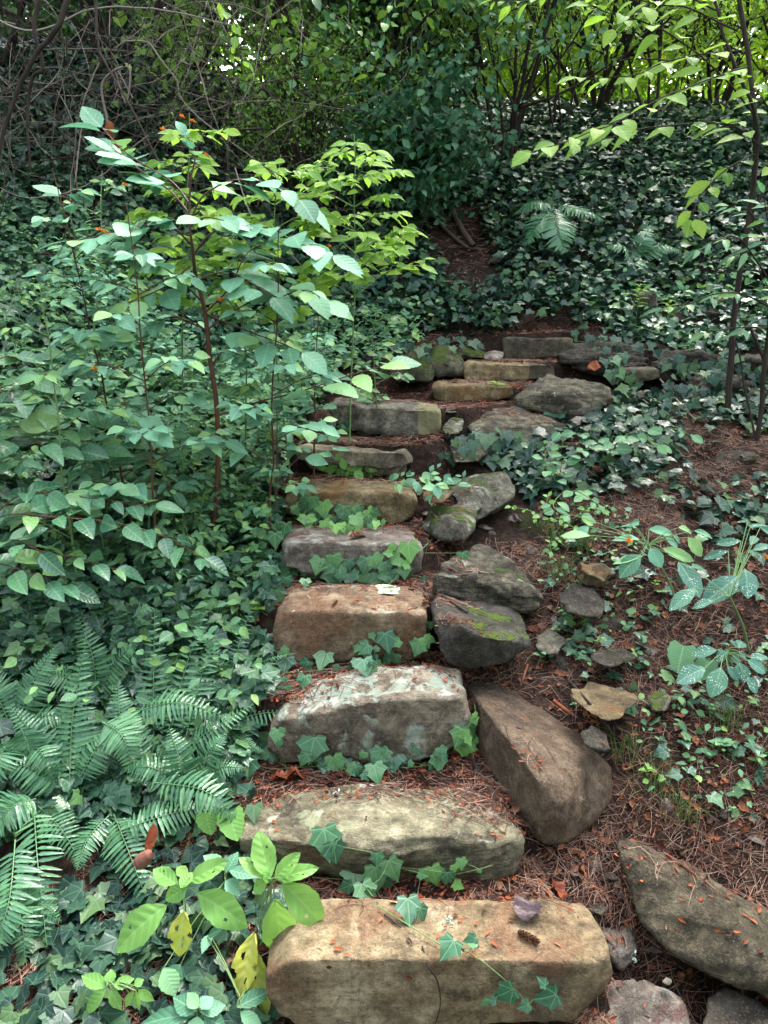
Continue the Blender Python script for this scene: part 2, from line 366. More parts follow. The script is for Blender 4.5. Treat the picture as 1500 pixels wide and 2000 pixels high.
# ---------------------------------------------------------------- stones
def stone(name, hulls, mat, label, group=None, vox=.011, amp=.010, freq=5., bev=.018, chips=22, strata=0., sdir=(.1, .1, 1.), seed=0, sink=None):
    me = bpy.data.meshes.new(name); bm = bmesh.new()
    for pts in hulls:
        b2 = bmesh.new(); vs = [b2.verts.new(p) for p in pts]
        r = bmesh.ops.convex_hull(b2, input=vs)
        rg = random.Random(seed*7+1); ext = max((v.co - vs[0].co).length for v in b2.verts)
        for q in range(chips):
            d = Vector((rg.gauss(0, 1), rg.gauss(0, 1), rg.gauss(0, 1)*.8)).normalized(); mxv = max(v.co.dot(d) for v in b2.verts)
            cut = mxv - rg.uniform(.002, .017)*ext**.5
            bmesh.ops.bisect_plane(b2, geom=list(b2.verts)+list(b2.edges)+list(b2.faces), plane_co=d*cut, plane_no=d, clear_outer=True)
            r2 = bmesh.ops.convex_hull(b2, input=list(b2.verts)); dead = [g_ for g_ in r2['geom_interior'] if isinstance(g_, bmesh.types.BMVert)]
            if dead: bmesh.ops.delete(b2, geom=dead, context='VERTS')
        r = {'geom_interior': []}
        bmesh.ops.delete(b2, geom=[g for g in r['geom_interior'] if isinstance(g, bmesh.types.BMVert)], context='VERTS')
        bmesh.ops.dissolve_limit(b2, angle_limit=.12, verts=b2.verts, edges=b2.edges)
        bmesh.ops.bevel(b2, geom=list(b2.edges), offset=bev*.3, segments=2, profile=.6, affect='EDGES', clamp_overlap=True)
        bmesh.ops.triangulate(b2, faces=b2.faces)
        m2 = bpy.data.meshes.new('tmp'); b2.to_mesh(m2); b2.free(); bm.from_mesh(m2); bpy.data.meshes.remove(m2)
    bm.to_mesh(me); bm.free()
    t = bpy.data.objects.new('tmp', me); COL.objects.link(t)
    m = t.modifiers.new('r', 'REMESH'); m.mode = 'VOXEL'; m.voxel_size = vox
    m = t.modifiers.new('s', 'SMOOTH'); m.factor = .3; m.iterations = 1
    dg = bpy.context.evaluated_depsgraph_get(); dg.update()
    nm = bpy.data.meshes.new_from_object(t.evaluated_get(dg)); bpy.data.objects.remove(t); bpy.data.meshes.remove(me)
    nv = len(nm.vertices); V = np.zeros(nv*3, np.float32); nm.vertices.foreach_get('co', V); V = V.reshape(-1, 3).astype(float)
    Nn = np.zeros(nv*3, np.float32); nm.vertices.foreach_get('normal', Nn); Nn = Nn.reshape(-1, 3)
    S = seed*13.7
    d = amp*(fbm(V*freq+S, 3, seed)*1.7) + amp*.75*fbm(V*freq*3.7+S, 4, seed+3)
    # chipped facets
    d -= amp*2.2*np.maximum(0, vn(V*freq*1.7+S+5, seed+7)-.2) + amp*.9*np.maximum(0, vn(V*freq*5+S+8, seed+8)-.15)
    d += amp*.28*fbm(V*freq*14+S, 3, seed+5) - amp*.5*np.maximum(0, fbm(V*freq*9+S, 2, seed+6)-.28)
    if strata:
        sd = nrm(np.array(sdir)); a = nrm(np.cross(sd, (0, 1., .1))); b = np.cross(sd, a)
        Q = np.stack([V@a*3.2, V@b*3.2, V@sd*30 + fbm(V*5+S, 2, 4)*1.2], 1)
        r = 1-np.abs(vn(Q+S, seed+9)); r2 = 1-np.abs(vn(Q*2.3+S, seed+11))
        d += strata*((r-.6)*.9 + (r2-.6)*.45)
    V = V + Nn*d[:, None]
    c = V.mean(0); c[2] = V[:, 2].min()
    V -= c
    nm.vertices.foreach_set('co', V.astype(np.float32).ravel()); nm.polygons.foreach_set('use_smooth', np.ones(len(nm.polygons), bool)); nm.update()
    nm.materials.clear(); nm.materials.append(mat); nm.name = name
    o = bpy.data.objects.new(name, nm); COL.objects.link(o); o.location = Vector(c)
    meta(o, label, 'stone', group); STONES.append(o); return o
STONES = []
def fp(px_pts, Y, back, zb=0., shrink=.97, lean=0.):
    """front outline at Y plus a copy `back` metres behind"""
    F = [W(x, y, Y) for x, y in px_pts]; c = np.mean(F, 0); zt = max(p[2] for p in F); zl = min(p[2] for p in F)
    F = [p + np.array([0, lean*(zt-p[2]), 0]) for p in F]
    B = [c + (p-c)*shrink + np.array([0, back, zb]) for p in F]
    return [tuple(p) for p in F+B]
def pts(*a):
    return [tuple(W(x, y, Y)) for x, y, Y in a]
SUN_E = 1.7; EXPO = 3.85
# ================================================================ ground
def axis(lo, hi, fine, far_lo, far_hi):
    a = list(np.arange(lo, hi, fine)); st = fine
    x = hi; up = []
    while x < far_hi: up.append(x); st *= 1.12; x += st
    up.append(far_hi); st = fine; x = lo-fine; dn = []
    while x > far_lo: dn.append(x); st *= 1.12; x -= st
    dn.append(far_lo)
    return np.array(dn[::-1] + a + up)
gx = axis(-2.6, 3.0, .024, -90, 90); gy = axis(1.0, 6.6, .024, -12, 130)
X, Yg = np.meshgrid(gx, gy); Z = H(X, Yg)
nx, ny = len(gx), len(gy); idx = np.arange(nx*ny).reshape(ny, nx)
Fq = np.stack([idx[:-1, :-1], idx[:-1, 1:], idx[1:, 1:], idx[1:, :-1]], -1).reshape(-1, 4)
s = NT('forest_soil'); o = s.n('TexCoord').outputs['Object']
n1 = s.noise(o, 3., 6, .65); n2 = s.noise(o, 40., 6, .7); n3 = s.noise(o, 240., 3, .7)
c = s.ramp(s.math('ADD', s.math('MULTIPLY', n1, .4), s.math('MULTIPLY', n2, .6)), [(.36, (.004, .003, .0025)), (.48, (.014, .009, .007)), (.56, (.032, .020, .015)), (.66, (.06, .040, .03))])
c = s.mix(s.math('MULTIPLY', s.step(n3, .55, .68), .5), c, (.075, .038, .02))
mo = s.step(s.noise(o, 2.3, 6, .7, .6), .60, .68); c = s.mix(s.math('MULTIPLY', mo, .5), c, (.03, .045, .012))
M_SOIL = s.surf(s.n('BsdfPrincipled', None, Base_Color=c, Specular_IOR_Level=.08, Roughness=.9, Normal=s.bump(s.math('ADD', n2, s.math('MULTIPLY', n3, .35)), .9, .02)).outputs[0])
meta(build('ground', np.stack([X.ravel(), Yg.ravel(), Z.ravel()], 1), Fq, M_SOIL), kind='structure')

# ================================================================ stones
S_TAN = stone_mat('tan_sandstone', (.22, .145, .078), (.37, .275, .155), (.46, .37, .235), rust=.5, rustc=(.24, .125, .07), wet=.2, crack=.25, strata=.25, sdir=(.1, .12, 1))
S_BUFF = stone_mat('buff_sandstone', (.14, .12, .085), (.27, .245, .155), (.39, .35, .235), rust=.15, lichen=.25, lichc=(.30, .33, .20), strata=.6, wet=.3, sdir=(.25, .3, 1))
S_LICH = stone_mat('lichened_sandstone', (.10, .08, .062), (.20, .16, .12), (.31, .26, .19), rust=.35, rustc=(.12, .065, .065), lichen=.6, lichc=(.30, .37, .30), wet=.25, strata=.3)
S_ORNG = stone_mat('orange_sandstone', (.15, .10, .065), (.28, .19, .12), (.39, .29, .19), rust=.75, rustc=(.24, .12, .065), lichen=.1, wet=.3, strata=.2)
S_GREY = stone_mat('grey_sandstone', (.12, .10, .085), (.22, .185, .155), (.33, .28, .23), rust=.3, rustc=(.13, .055, .05), lichen=.25, lichc=(.30, .31, .29), strata=.3, wet=.3)
S_RUST = stone_mat('rust_sandstone', (.09, .065, .035), (.18, .13, .065), (.27, .21, .12), rust=.45, moss=.2, rustc=(.22, .10, .03), wet=.3)
S_PALE = stone_mat('pale_sandstone', (.15, .12, .09), (.28, .235, .17), (.42, .36, .25), rust=.05, lichen=.1, wet=.2)
S_SLATE = stone_mat('weathered_sandstone', (.06, .055, .05), (.15, .135, .115), (.28, .24, .18), rust=.1, lichen=.15, wet=.5, crack=.8)
S_STEP8 = stone_mat('two_tone_sandstone', (.07, .063, .058), (.17, .15, .13), (.32, .28, .21), lichen=.15, wet=.5, crack=.8, split=(.17, (.38, .34, .17)))
S_STEP10 = stone_mat('dark_ended_sandstone', (.17, .115, .06), (.30, .23, .12), (.40, .32, .18), rust=.3, wet=.2, split=(.13, (.06, .055, .05)))
S_BROWN = stone_mat('brown_boulder', (.06, .04, .026), (.115, .076, .050), (.165, .118, .08), rust=.05, wet=.35, scale=.7)
S_DARKG = stone_mat('charcoal_boulder', (.028, .026, .024), (.058, .055, .048), (.095, .09, .077), moss=.5, mossc=(.09, .15, .015), wet=.4)
S_MOSS = stone_mat('mossy_rock', (.07, .065, .05), (.14, .13, .10), (.22, .20, .15), moss=.62, mossc=(.055, .085, .02), lichen=.3, lichc=(.22, .26, .19), wet=.2)
S_MOSSD = stone_mat('dark_mossy_rock', (.02, .022, .012), (.045, .048, .025), (.08, .075, .05), moss=.8, mossc=(.035, .055, .012), wet=.2)
S_SCHIST = stone_mat('layered_schist', (.035, .032, .024), (.09, .08, .058), (.19, .17, .115), strata=1., moss=.28, lichen=.15, lichc=(.22, .25, .16), wet=.3, sdir=(.3, .2, 1))
S_SCHISTD = stone_mat('dark_schist', (.018, .016, .013), (.045, .040, .032), (.09, .08, .064), strata=1., moss=.15, wet=.35, sdir=(.1, .05, 1))
S_SLAB = stone_mat('olive_slab', (.032, .028, .018), (.085, .072, .045), (.15, .125, .08), moss=.2, mossc=(.05, .06, .02), rust=.1, wet=.4)
S_DARK = stone_mat('dark_wet_rock', (.016, .014, .012), (.034, .030, .025), (.06, .052, .042), moss=.3, wet=.5)

stone('step_stone', [fp([(518, 1900), (560, 1874), (700, 1888), (860, 1884), (1120, 1878), (1198, 1880), (1200, 1925), (1130, 1990), (900, 2010), (600, 2012), (548, 1985), (522, 1945)], 1.5, .20, .0, 1.0)
      + pts((630, 1800, 1.71), (1100, 1785, 1.72))], S_TAN, 'tan sandstone block forming the lowest step, nearest the camera', amp=.008, vox=.007, bev=.014, seed=1)
stone('step_stone', [pts((478, 1600, 1.98), (465, 1640, 1.90), (560, 1550, 2.1), (700, 1528, 2.14), (930, 1540, 2.12), (990, 1580, 2.02), (1018, 1640, 1.93), (1020, 1690, 1.90), (900, 1700, 1.88), (740, 1715, 1.86), (620, 1700, 1.86), (490, 1648, 1.88), (780, 1665, 1.83), (600, 1640, 1.84), (880, 1640, 1.85), (466, 1662, 1.89), (1026, 1655, 1.89), (700, 1722, 1.86), (960, 1716, 1.87))
      + pts((560, 1620, 2.2), (950, 1620, 2.2), (520, 1700, 2.0), (1000, 1700, 2.0))], S_BUFF, 'sloping yellow-grey step stone, second from the bottom, streaked along its face', amp=.010, vox=.007, strata=.008, sdir=(-.25, .25, 1), seed=2)
stone('step_stone', [fp([(522, 1432), (545, 1408), (640, 1385), (730, 1368), (850, 1362), (912, 1368), (921, 1400), (915, 1440), (870, 1478), (700, 1500), (560, 1498), (524, 1470)], 2.26, .22, .012, .96)
      + pts((600, 1350, 2.45), (720, 1312, 2.52), (860, 1312, 2.5), (905, 1340, 2.4))], S_LICH, 'big step stone patched with pale green lichen, third from the bottom', amp=.012, vox=.010, bev=.03, seed=3)
stone('step_stone', [fp([(533, 1206), (560, 1192), (700, 1196), (800, 1196), (834, 1205), (838, 1290), (800, 1298), (680, 1298), (560, 1296), (533, 1285)], 2.64, .27, .004, .99)], S_ORNG, 'square orange-brown step stone, fourth from the bottom, beside the charcoal boulder', amp=.009, vox=.010, bev=.018, seed=4)
stone('step_stone', [fp([(543, 1066), (560, 1058), (700, 1062), (800, 1066), (826, 1076), (824, 1120), (790, 1142), (660, 1138), (546, 1112)], 3.02, .27, .004, .98)], S_GREY, 'purplish grey step stone with speckled pale lichen on its right end, fifth from the bottom', amp=.008, vox=.011, bev=.018, seed=5)
stone('step_stone', [fp([(552, 975), (575, 960), (700, 962), (800, 964), (817, 975), (812, 1005), (780, 1026), (680, 1020), (560, 1012)], 3.40, .26, .004, .98)], S_RUST, 'low orange-brown step stone half covered by trailing ivy, sixth from the bottom', amp=.009, vox=.012, bev=.018, seed=6)
stone('step_stone', [fp([(572, 880), (600, 876), (700, 884), (760, 892), (800, 884), (808, 900), (806, 914), (745, 918), (650, 908), (575, 900)], 3.78, .3, .01, .97)
      + pts((790, 872, 3.9)), fp([(590, 902), (700, 912), (800, 912), (795, 934), (640, 930), (600, 918)], 3.83, .2)], S_PALE, 'pale buff wedge-shaped step stone with chipped right end, seventh from the bottom', amp=.010, vox=.012, seed=7)
stone('step_stone', [fp([(638, 800), (650, 787), (700, 790), (780, 796), (828, 798), (862, 800), (860, 864), (846, 866), (760, 858), (690, 846), (655, 828)], 4.16, .27, .006, .97)], S_STEP8, 'grey-black cracked step stone with a pale yellow end face, eighth from the bottom', amp=.009, vox=.013, bev=.014, seed=8)
stone('step_stone', [fp([(845, 760), (860, 753), (940, 756), (1003, 754), (1006, 780), (930, 786), (850, 784)], 4.72, .3, .003)], S_RUST, 'low mossy brown step stone behind the small bright seedling', amp=.008, vox=.015, seed=9)
stone('step_stone', [fp([(905, 718), (915, 708), (1000, 710), (1085, 712), (1088, 742), (1020, 748), (930, 747), (905, 740)], 5.2, .3, .003)], S_STEP10, 'long tan step stone with a dark right end, second from the top of the flight', amp=.008, vox=.016, bev=.02, seed=10)
stone('step_stone', [fp([(983, 662), (1000, 658), (1060, 659), (1120, 661), (1124, 700), (1040, 704), (984, 702)], 5.7, .3, .003)], S_SLAB, 'square olive stone block at the very top of the flight', amp=.007, vox=.018, bev=.014, seed=11)

big = pts((905, 1328, 2.62), (985, 1330, 2.62), (1068, 1392, 2.5), (1150, 1450, 2.33), (1190, 1500, 2.24), (1192, 1560, 2.16), (1160, 1610, 2.06), (1112, 1650, 1.99), (1060, 1656, 1.97), (1005, 1605, 2.08), (965, 1540, 2.2), (930, 1470, 2.32), (908, 1390, 2.5),
      (1052, 1528, 1.955), (1000, 1455, 2.10), (1100, 1590, 1.93), (1140, 1500, 2.08), (935, 1370, 2.36), (1066, 1600, 1.93))
big += [tuple(np.array(p)+np.array([0, .16, -.12])) for p in big[1:6]]
stone('boulder', [big], S_BROWN, 'big smooth brown boulder leaning beside the lichened step stone', amp=.009, freq=3., vox=.008, bev=.035, chips=7, seed=12)
rb = pts((848, 1215, 2.52), (862, 1194, 2.6), (940, 1196, 2.66), (1000, 1206, 2.66), (1038, 1240, 2.6), (1040, 1262, 2.58), (990, 1296, 2.52), (930, 1312, 2.48), (870, 1300, 2.46), (848, 1262, 2.46), (930, 1240, 2.42), (900, 1222, 2.44), (980, 1250, 2.46))
rb += [tuple(np.array(p)+np.array([0, .22, -.01])) for p in rb[:8]]
stone('boulder', [rb], S_DARKG, 'rounded charcoal boulder with a bright moss cap, right of the orange-brown step', amp=.010, freq=4., vox=.008, bev=.03, chips=5, seed=13)
stone('rock', [pts((852, 1120, 2.85), (880, 1088, 2.95), (940, 1066, 3.1), (985, 1085, 3.05), (1030, 1130, 2.95), (1052, 1165, 2.88), (1050, 1185, 2.85), (960, 1190, 2.8), (880, 1168, 2.78), (850, 1150, 2.8), (930, 1120, 2.82), (1000, 1150, 2.8))
      + pts((900, 1130, 3.2), (1040, 1160, 3.15))], S_SCHIST, 'flaky layered grey-olive rock with ridges, above the charcoal boulder', amp=.012, vox=.008, strata=.040, sdir=(.35, .2, 1), seed=14)
stone('rock', [pts((822, 1012, 3.3), (840, 990, 3.4), (905, 975, 3.45), (945, 985, 3.4), (935, 1030, 3.25), (905, 1058, 3.18), (850, 1055, 3.18), (818, 1035, 3.22), (870, 1010, 3.2)) + pts((850, 1020, 3.5), (930, 1030, 3.5)),
      pts((870, 950, 3.55), (900, 928, 3.65), (960, 918, 3.7), (985, 918, 3.7), (1010, 958, 3.6), (1000, 975, 3.5), (940, 1020, 3.36), (900, 1000, 3.36), (940, 950, 3.48)) + pts((900, 1000, 3.75), (1000, 975, 3.75))], S_MOSS, 'pale lumpy rock furred with green moss, right of the low orange-brown step', amp=.016, freq=4, vox=.012, bev=.03, seed=15)
stone('rock', [pts((822, 962, 3.3), (850, 950, 3.4), (892, 958, 3.38), (880, 972, 3.3), (862, 986, 3.24), (826, 980, 3.26), (840, 975, 3.5), (885, 965, 3.5))], S_RUST, 'small flat rusty stone resting against the mossy rock', amp=.008, vox=.010, bev=.01, seed=16)
stone('rock', [pts((876, 862, 3.95), (900, 848, 4.05), (945, 852, 4.05), (960, 880, 3.95), (935, 902, 3.85), (885, 905, 3.82), (872, 885, 3.86), (900, 870, 4.2), (950, 880, 4.2))], S_SCHIST, 'small layered grey rock half hidden by dark ivy, right of the pale wedge step', amp=.012, vox=.012, strata=.014, sdir=(.1, .1, 1), seed=17)
stone('rock', [pts((858, 835, 4.1), (880, 812, 4.2), (910, 815, 4.2), (908, 845, 4.08), (868, 858, 4.02), (880, 830, 4.3))], S_MOSS, 'small pale greenish stone at the right end of the cracked grey-black step', amp=.01, vox=.012, seed=18)
stone('rock', [pts((905, 835, 4.15), (945, 800, 4.5), (1010, 796, 4.6), (1105, 828, 4.45), (1110, 850, 4.3), (1040, 872, 4.15), (960, 868, 4.08), (1000, 830, 4.2)) + pts((960, 850, 4.7), (1080, 850, 4.7))], S_SCHIST, 'broad flat grey ledge scattered with red litter below the lens-shaped rock', amp=.014, vox=.014, strata=.014, sdir=(.05, .1, 1), seed=19)
stone('rock', [pts((1003, 775, 4.6), (1030, 750, 4.7), (1072, 728, 4.85), (1130, 738, 4.8), (1190, 755, 4.75), (1197, 780, 4.65), (1170, 800, 4.58), (1100, 815, 4.52), (1045, 808, 4.52), (1010, 795, 4.55), (1100, 770, 4.52)) + pts((1050, 780, 5.05), (1160, 785, 5.05))], S_SCHIST, 'lens-shaped layered rock with slanting grooves and an olive patch, in the low wall', amp=.014, vox=.014, strata=.03, sdir=(.45, .1, 1), seed=20)
stone('rock', [pts((1086, 690, 5.3), (1110, 672, 5.45), (1190, 662, 5.5), (1235, 672, 5.5), (1275, 690, 5.45), (1262, 715, 5.3), (1200, 728, 5.2), (1120, 724, 5.2), (1088, 712, 5.22), (1180, 690, 5.2)) + pts((1110, 700, 5.8), (1250, 700, 5.8))], S_SCHISTD, 'dark flaky ledge rock on top of the low wall, right of the olive block', amp=.016, vox=.016, strata=.045, sdir=(.08, .1, 1), seed=21)
stone('rock', [fp([(1196, 722), (1290, 720), (1294, 742), (1250, 748), (1195, 745)], 5.1, .3)], S_SLAB, 'squared flat grey stone set under the dark flaky ledge', amp=.008, vox=.016, seed=22)
stone('rock', [pts((1272, 770, 4.8), (1295, 748, 4.95), (1350, 750, 4.95), (1385, 775, 4.9), (1375, 798, 4.8), (1310, 808, 4.72), (1275, 795, 4.75), (1330, 775, 5.2))], S_DARK, 'dark wet rounded rock under the squared flat stone', amp=.014, vox=.016, seed=23)
stone('rock', [pts((1238, 765, 4.85), (1262, 760, 4.9), (1268, 775, 4.8), (1245, 782, 4.78), (1250, 772, 5.))], S_SLAB, 'fist-sized rounded stone between the lens-shaped rock and the dark wet rock', amp=.008, vox=.012, seed=24)
stone('rock', [pts((1108, 822, 4.35), (1125, 812, 4.45), (1150, 816, 4.45), (1148, 828, 4.35), (1125, 832, 4.3), (1125, 822, 4.5))], S_GREY, 'flat oval pebble lying under the lens-shaped rock', amp=.004, vox=.010, bev=.02, seed=25)
stone('rock', [pts((940, 690, 5.6), (965, 684, 5.65), (986, 688, 5.65), (985, 704, 5.5), (945, 704, 5.5), (965, 695, 5.8))], S_GREY, 'small smooth grey stone tucked left of the olive block', amp=.006, vox=.012, seed=26)
# mossy low bank stones on the left of the upper flight
for i, (x0, x1, y0, y1, Yd, lb) in enumerate([(770, 838, 672, 745, 5.2, 'mossy bank stone, leftmost of three beyond the cracked step'), (836, 900, 662, 738, 5.35, 'mossy bank stone in the middle of three, left of the tan upper step'),
        (895, 945, 655, 700, 5.7, 'mossy bank stone, rightmost and farthest of three, near the olive block')]):
    stone('rock', [pts((x0, y0+40, Yd-.1), (x0+18, y0+8, Yd+.12), (x1-22, y0+12, Yd+.15), (x1+6, y0+36, Yd-.05), (x1+8, y1, Yd-.15), (x0-12, y1, Yd-.12), ((x0+x1)/2, y0+44, Yd-.15), (x0, y0+30, Yd+.4), (x1, y0+30, Yd+.4))], S_MOSSD, lb, amp=.018, vox=.018, bev=.03, seed=27+i)
# terrace and right side
stone('rock', [pts((1085, 618, 6.1), (1100, 607, 6.15), (1140, 606, 6.15), (1156, 620, 6.1), (1140, 630, 6.05), (1095, 630, 6.05), (1120, 618, 6.35))], S_DARK, 'dark flat capstone on the terrace behind the flight of steps', amp=.01, vox=.018, seed=31)
stone('rock', [fp([(1096, 634), (1150, 632), (1158, 656), (1092, 657)], 6.05, .3)], S_MOSS, 'mossy stone under the dark capstone on the terrace', amp=.012, vox=.018, seed=32)
stone('rock', [fp([(1248, 578), (1262, 566), (1284, 572), (1288, 628), (1246, 628)], 6.0, .25)], S_MOSS, 'upright pale mossy stone standing on the terrace', amp=.012, vox=.018, seed=33)
for i, (x0, x1, y0, y1, Yd, lb, m) in enumerate([(1300, 1430, 600, 640, 5.9, 'long flat ledge stone, upper left one of the terrace edging', S_SCHISTD), (1390, 1530, 575, 618, 6.1, 'pale ledge stone, highest of the terrace edging, cut by the right edge', S_SLAB),
        (1330, 1560, 636, 684, 5.7, 'wide grooved ledge stone low in the terrace edging behind the thin stems', S_SCHISTD), (1150, 1330, 640, 668, 5.85, 'thin flat paving stone on the terrace above the flaky ledge', S_SLAB),
        (1290, 1420, 690, 740, 5.3, 'brown block in the wall behind the dark sapling trunk', S_DARK), (1430, 1560, 700, 770, 5.1, 'dark block at the right edge behind the sapling trunks', S_DARK)]):
    stone('rock', [fp([(x0, y0+12), (x0+20, y0+3), (x1-16, y0), (x1, y0+14), (x1-6, y1), (x0+8, y1)], Yd, .35)], m, lb, amp=.016, vox=.014, strata=.05, seed=34+i)
stone('rock', [pts((1116, 1100, 3.0), (1140, 1088, 3.1), (1190, 1098, 3.05), (1212, 1126, 3.0), (1190, 1148, 2.92), (1140, 1140, 2.9), (1118, 1122, 2.92), (1160, 1120, 3.2))], S_RUST, 'lumpy rust-and-yellow rock perched on the needle-covered slope', amp=.018, vox=.010, strata=.012, seed=41)
stone('rock', [pts((1085, 1160, 2.82), (1118, 1122, 2.95), (1165, 1138, 2.92), (1190, 1165, 2.8), (1184, 1200, 2.68), (1105, 1190, 2.7), (1140, 1160, 3.1))], S_DARK, 'flat grey stone sunk in soil under the rust-and-yellow rock', amp=.008, vox=.010, seed=42)
stone('rock', [pts((1110, 1332, 2.42), (1150, 1320, 2.5), (1215, 1333, 2.46), (1258, 1348, 2.38), (1225, 1392, 2.22), (1185, 1400, 2.2), (1150, 1380, 2.24), (1112, 1352, 2.34), (1180, 1350, 2.65))], S_RUST, 'angular yellowish stone jutting from the slope right of the brown boulder', amp=.008, vox=.007, bev=.008, seed=43)
stone('rock', [pts((1128, 1420, 2.14), (1155, 1395, 2.24), (1195, 1420, 2.2), (1192, 1458, 2.08), (1145, 1452, 2.08), (1165, 1425, 2.4))], S_DARK, 'small slaty stone at the upper right flank of the brown boulder', amp=.006, vox=.008, bev=.006, seed=44)
stone('rock', [pts((1262, 1345, 2.45), (1290, 1332, 2.5), (1312, 1350, 2.46), (1308, 1385, 2.38), (1268, 1380, 2.36), (1288, 1360, 2.6))], S_MOSS, 'half-buried round stone below the heart-shaped leaf', amp=.01, vox=.010, seed=45)
stone('rock', [pts((1042, 1230, 2.75), (1080, 1218, 2.8), (1112, 1245, 2.72), (1095, 1272, 2.62), (1050, 1265, 2.62), (1080, 1245, 2.9))], S_MOSS, 'low mossy stone right of the charcoal boulder', amp=.012, vox=.010, seed=46)
stone('rock', [pts((1150, 1262, 2.6), (1220, 1252, 2.65), (1255, 1275, 2.56), (1200, 1296, 2.46), (1150, 1286, 2.5), (1200, 1270, 2.85))], S_DARK, 'thin flat stone barely showing through the needles', amp=.006, vox=.010, bev=.008, seed=47)
sl = pts((1204, 1655, 1.93), (1222, 1628, 2.0), (1300, 1668, 1.98), (1420, 1735, 1.95), (1530, 1800, 1.9), (1640, 1870, 1.8), (1200, 1640, 1.98), (1480, 1895, 1.66), (1600, 1950, 1.6), (1350, 1835, 1.74), (1245, 1740, 1.84))
sl2 = pts((1216, 1690, 1.92), (1250, 1800, 1.80), (1300, 1858, 1.73), (1400, 1912, 1.67), (1480, 1942, 1.64), (1620, 2010, 1.58), (1500, 1860, 1.92))
stone('slab', [sl+sl2], S_SLAB, 'long dark olive slab running off the right edge, sprinkled with red scales', amp=.008, freq=4, vox=.008, bev=.010, chips=10, strata=.010, sdir=(.1, .5, 1), seed=48)
stone('rock', [pts((1370, 1950, 1.66), (1410, 1922, 1.7), (1500, 1960, 1.66), (1600, 2000, 1.6), (1600, 2120, 1.52), (1380, 2100, 1.52), (1362, 2000, 1.58), (1480, 1990, 1.8))], S_DARK, 'dark rock in the bottom right corner beneath the olive slab', amp=.014, vox=.010, seed=49)
stone('rock', [pts((1130, 1800, 1.85), (1160, 1775, 1.9), (1215, 1790, 1.88), (1255, 1840, 1.8), (1250, 1885, 1.74), (1210, 1905, 1.72), (1195, 1870, 1.72), (1200, 1850, 2.))], S_GREY, 'grey dirt-smeared stone between the tan lowest step and the olive slab', amp=.012, vox=.007, strata=.008, seed=50)
stone('rock', [pts((1150, 1960, 1.6), (1190, 1915, 1.66), (1260, 1905, 1.7), (1340, 1940, 1.68), (1362, 1975, 1.62), (1350, 2080, 1.52), (1150, 2080, 1.5), (1250, 1960, 1.85))], S_GREY, 'rough reddish-grey rock at the bottom edge right of the lowest step', amp=.016, vox=.010, seed=51)
stone('pebble', [pts((1290, 1920, 1.66), (1300, 1908, 1.68), (1314, 1912, 1.68), (1312, 1924, 1.65), (1300, 1926, 1.65), (1302, 1916, 1.7))], S_SLATE, 'small round bluish pebble in the gap left of the olive slab', amp=.001, vox=.003, bev=.004, seed=52)

for i, (x, y, w, h, m, lb) in enumerate([(1075, 1195, 40, 22, S_DARK, 'dark stone sunk in soil right of the layered ridge rock'), (1210, 1215, 46, 20, S_DARK, 'dark flat stone barely rising from the slope left of the jewelweed'), (1300, 1560, 44, 24, S_SLATE, 'grey stone showing through the litter left of the grass tuft'), (1160, 1560 + 120, 40, 26, S_SLATE, 'small stone half buried under litter at the foot of the brown boulder'),
        (1090, 1290, 40, 24, S_DARK, 'dark stone against the needles above the brown boulder'), (1390, 1470, 40, 24, S_DARK, 'dark stone beneath the rounded soft-leaved plant'), (1120, 1720, 50, 26, S_GREY, 'rough grey stone behind the crumpled leaf above the lowest step'), (1045, 1075, 40, 22, S_SLATE, 'small flat stone behind the grass above the layered ridge rock'), (960, 1040, 36, 22, S_SLATE, 'little grey stone between the mossy rock and the layered ridge rock'),
        (1440, 900, 90, 30, S_DARK, 'dark rock lying in the ivy at the right, below the wall'), (1250, 955, 90, 22, S_DARK, 'long dark weathered lump in the needles below the bramble'), (1060, 600, 60, 20, S_DARK, 'dark stone among ivy left of the capstone'), (1190, 600, 60, 20, S_DARK, 'dark stone among ivy between capstone and upright stone')]):
    g = G(x, y); k = g[1]/FPX; ww = w*k; hh = h*k
    q = [g + np.array(v) for v in ((-ww*.6, -.02, .0), (ww*.55, -.03, -.01), (-ww*.45, .05, hh*.7), (ww*.5, .06, hh*.55), (0, -.03, hh*.5), (-ww*.5, -.04, -.05), (ww*.55, -.05, -.05), (0, .12, hh*.6), (ww*.3, .1, -.04), (-ww*.4, .1, -.04))]
    stone('rock', [[tuple(v-np.array([0, 0, .012])) for v in q]], m, lb, amp=.010, vox=.010 if y > 1000 else .015, bev=.02, seed=60+i, strata=.006)

for i, (x0, x1, y0, y1, Yd, lb) in enumerate([(1365, 1470, 742, 800, 4.95, 'broad dark rock low in the wall right of the dark wet rock'), (1455, 1560, 770, 830, 4.8, 'dark rock at the right edge low in the wall'), (1288, 1345, 706, 746, 5.15, 'small dark block between the squared flat stone and the sapling'), (1100, 1190, 805, 836, 4.5, 'thin dark stone under the lens-shaped rock')]):
    stone('rock', [fp([(x0, y0+16), (x0+16, y0+3), (x1-18, y0), (x1, y0+18), (x1-6, y1), (x0+8, y1)], Yd, .3)], [S_DARK, S_SCHISTD][i % 2], lb, amp=.016, vox=.014, strata=.05, seed=80+i)
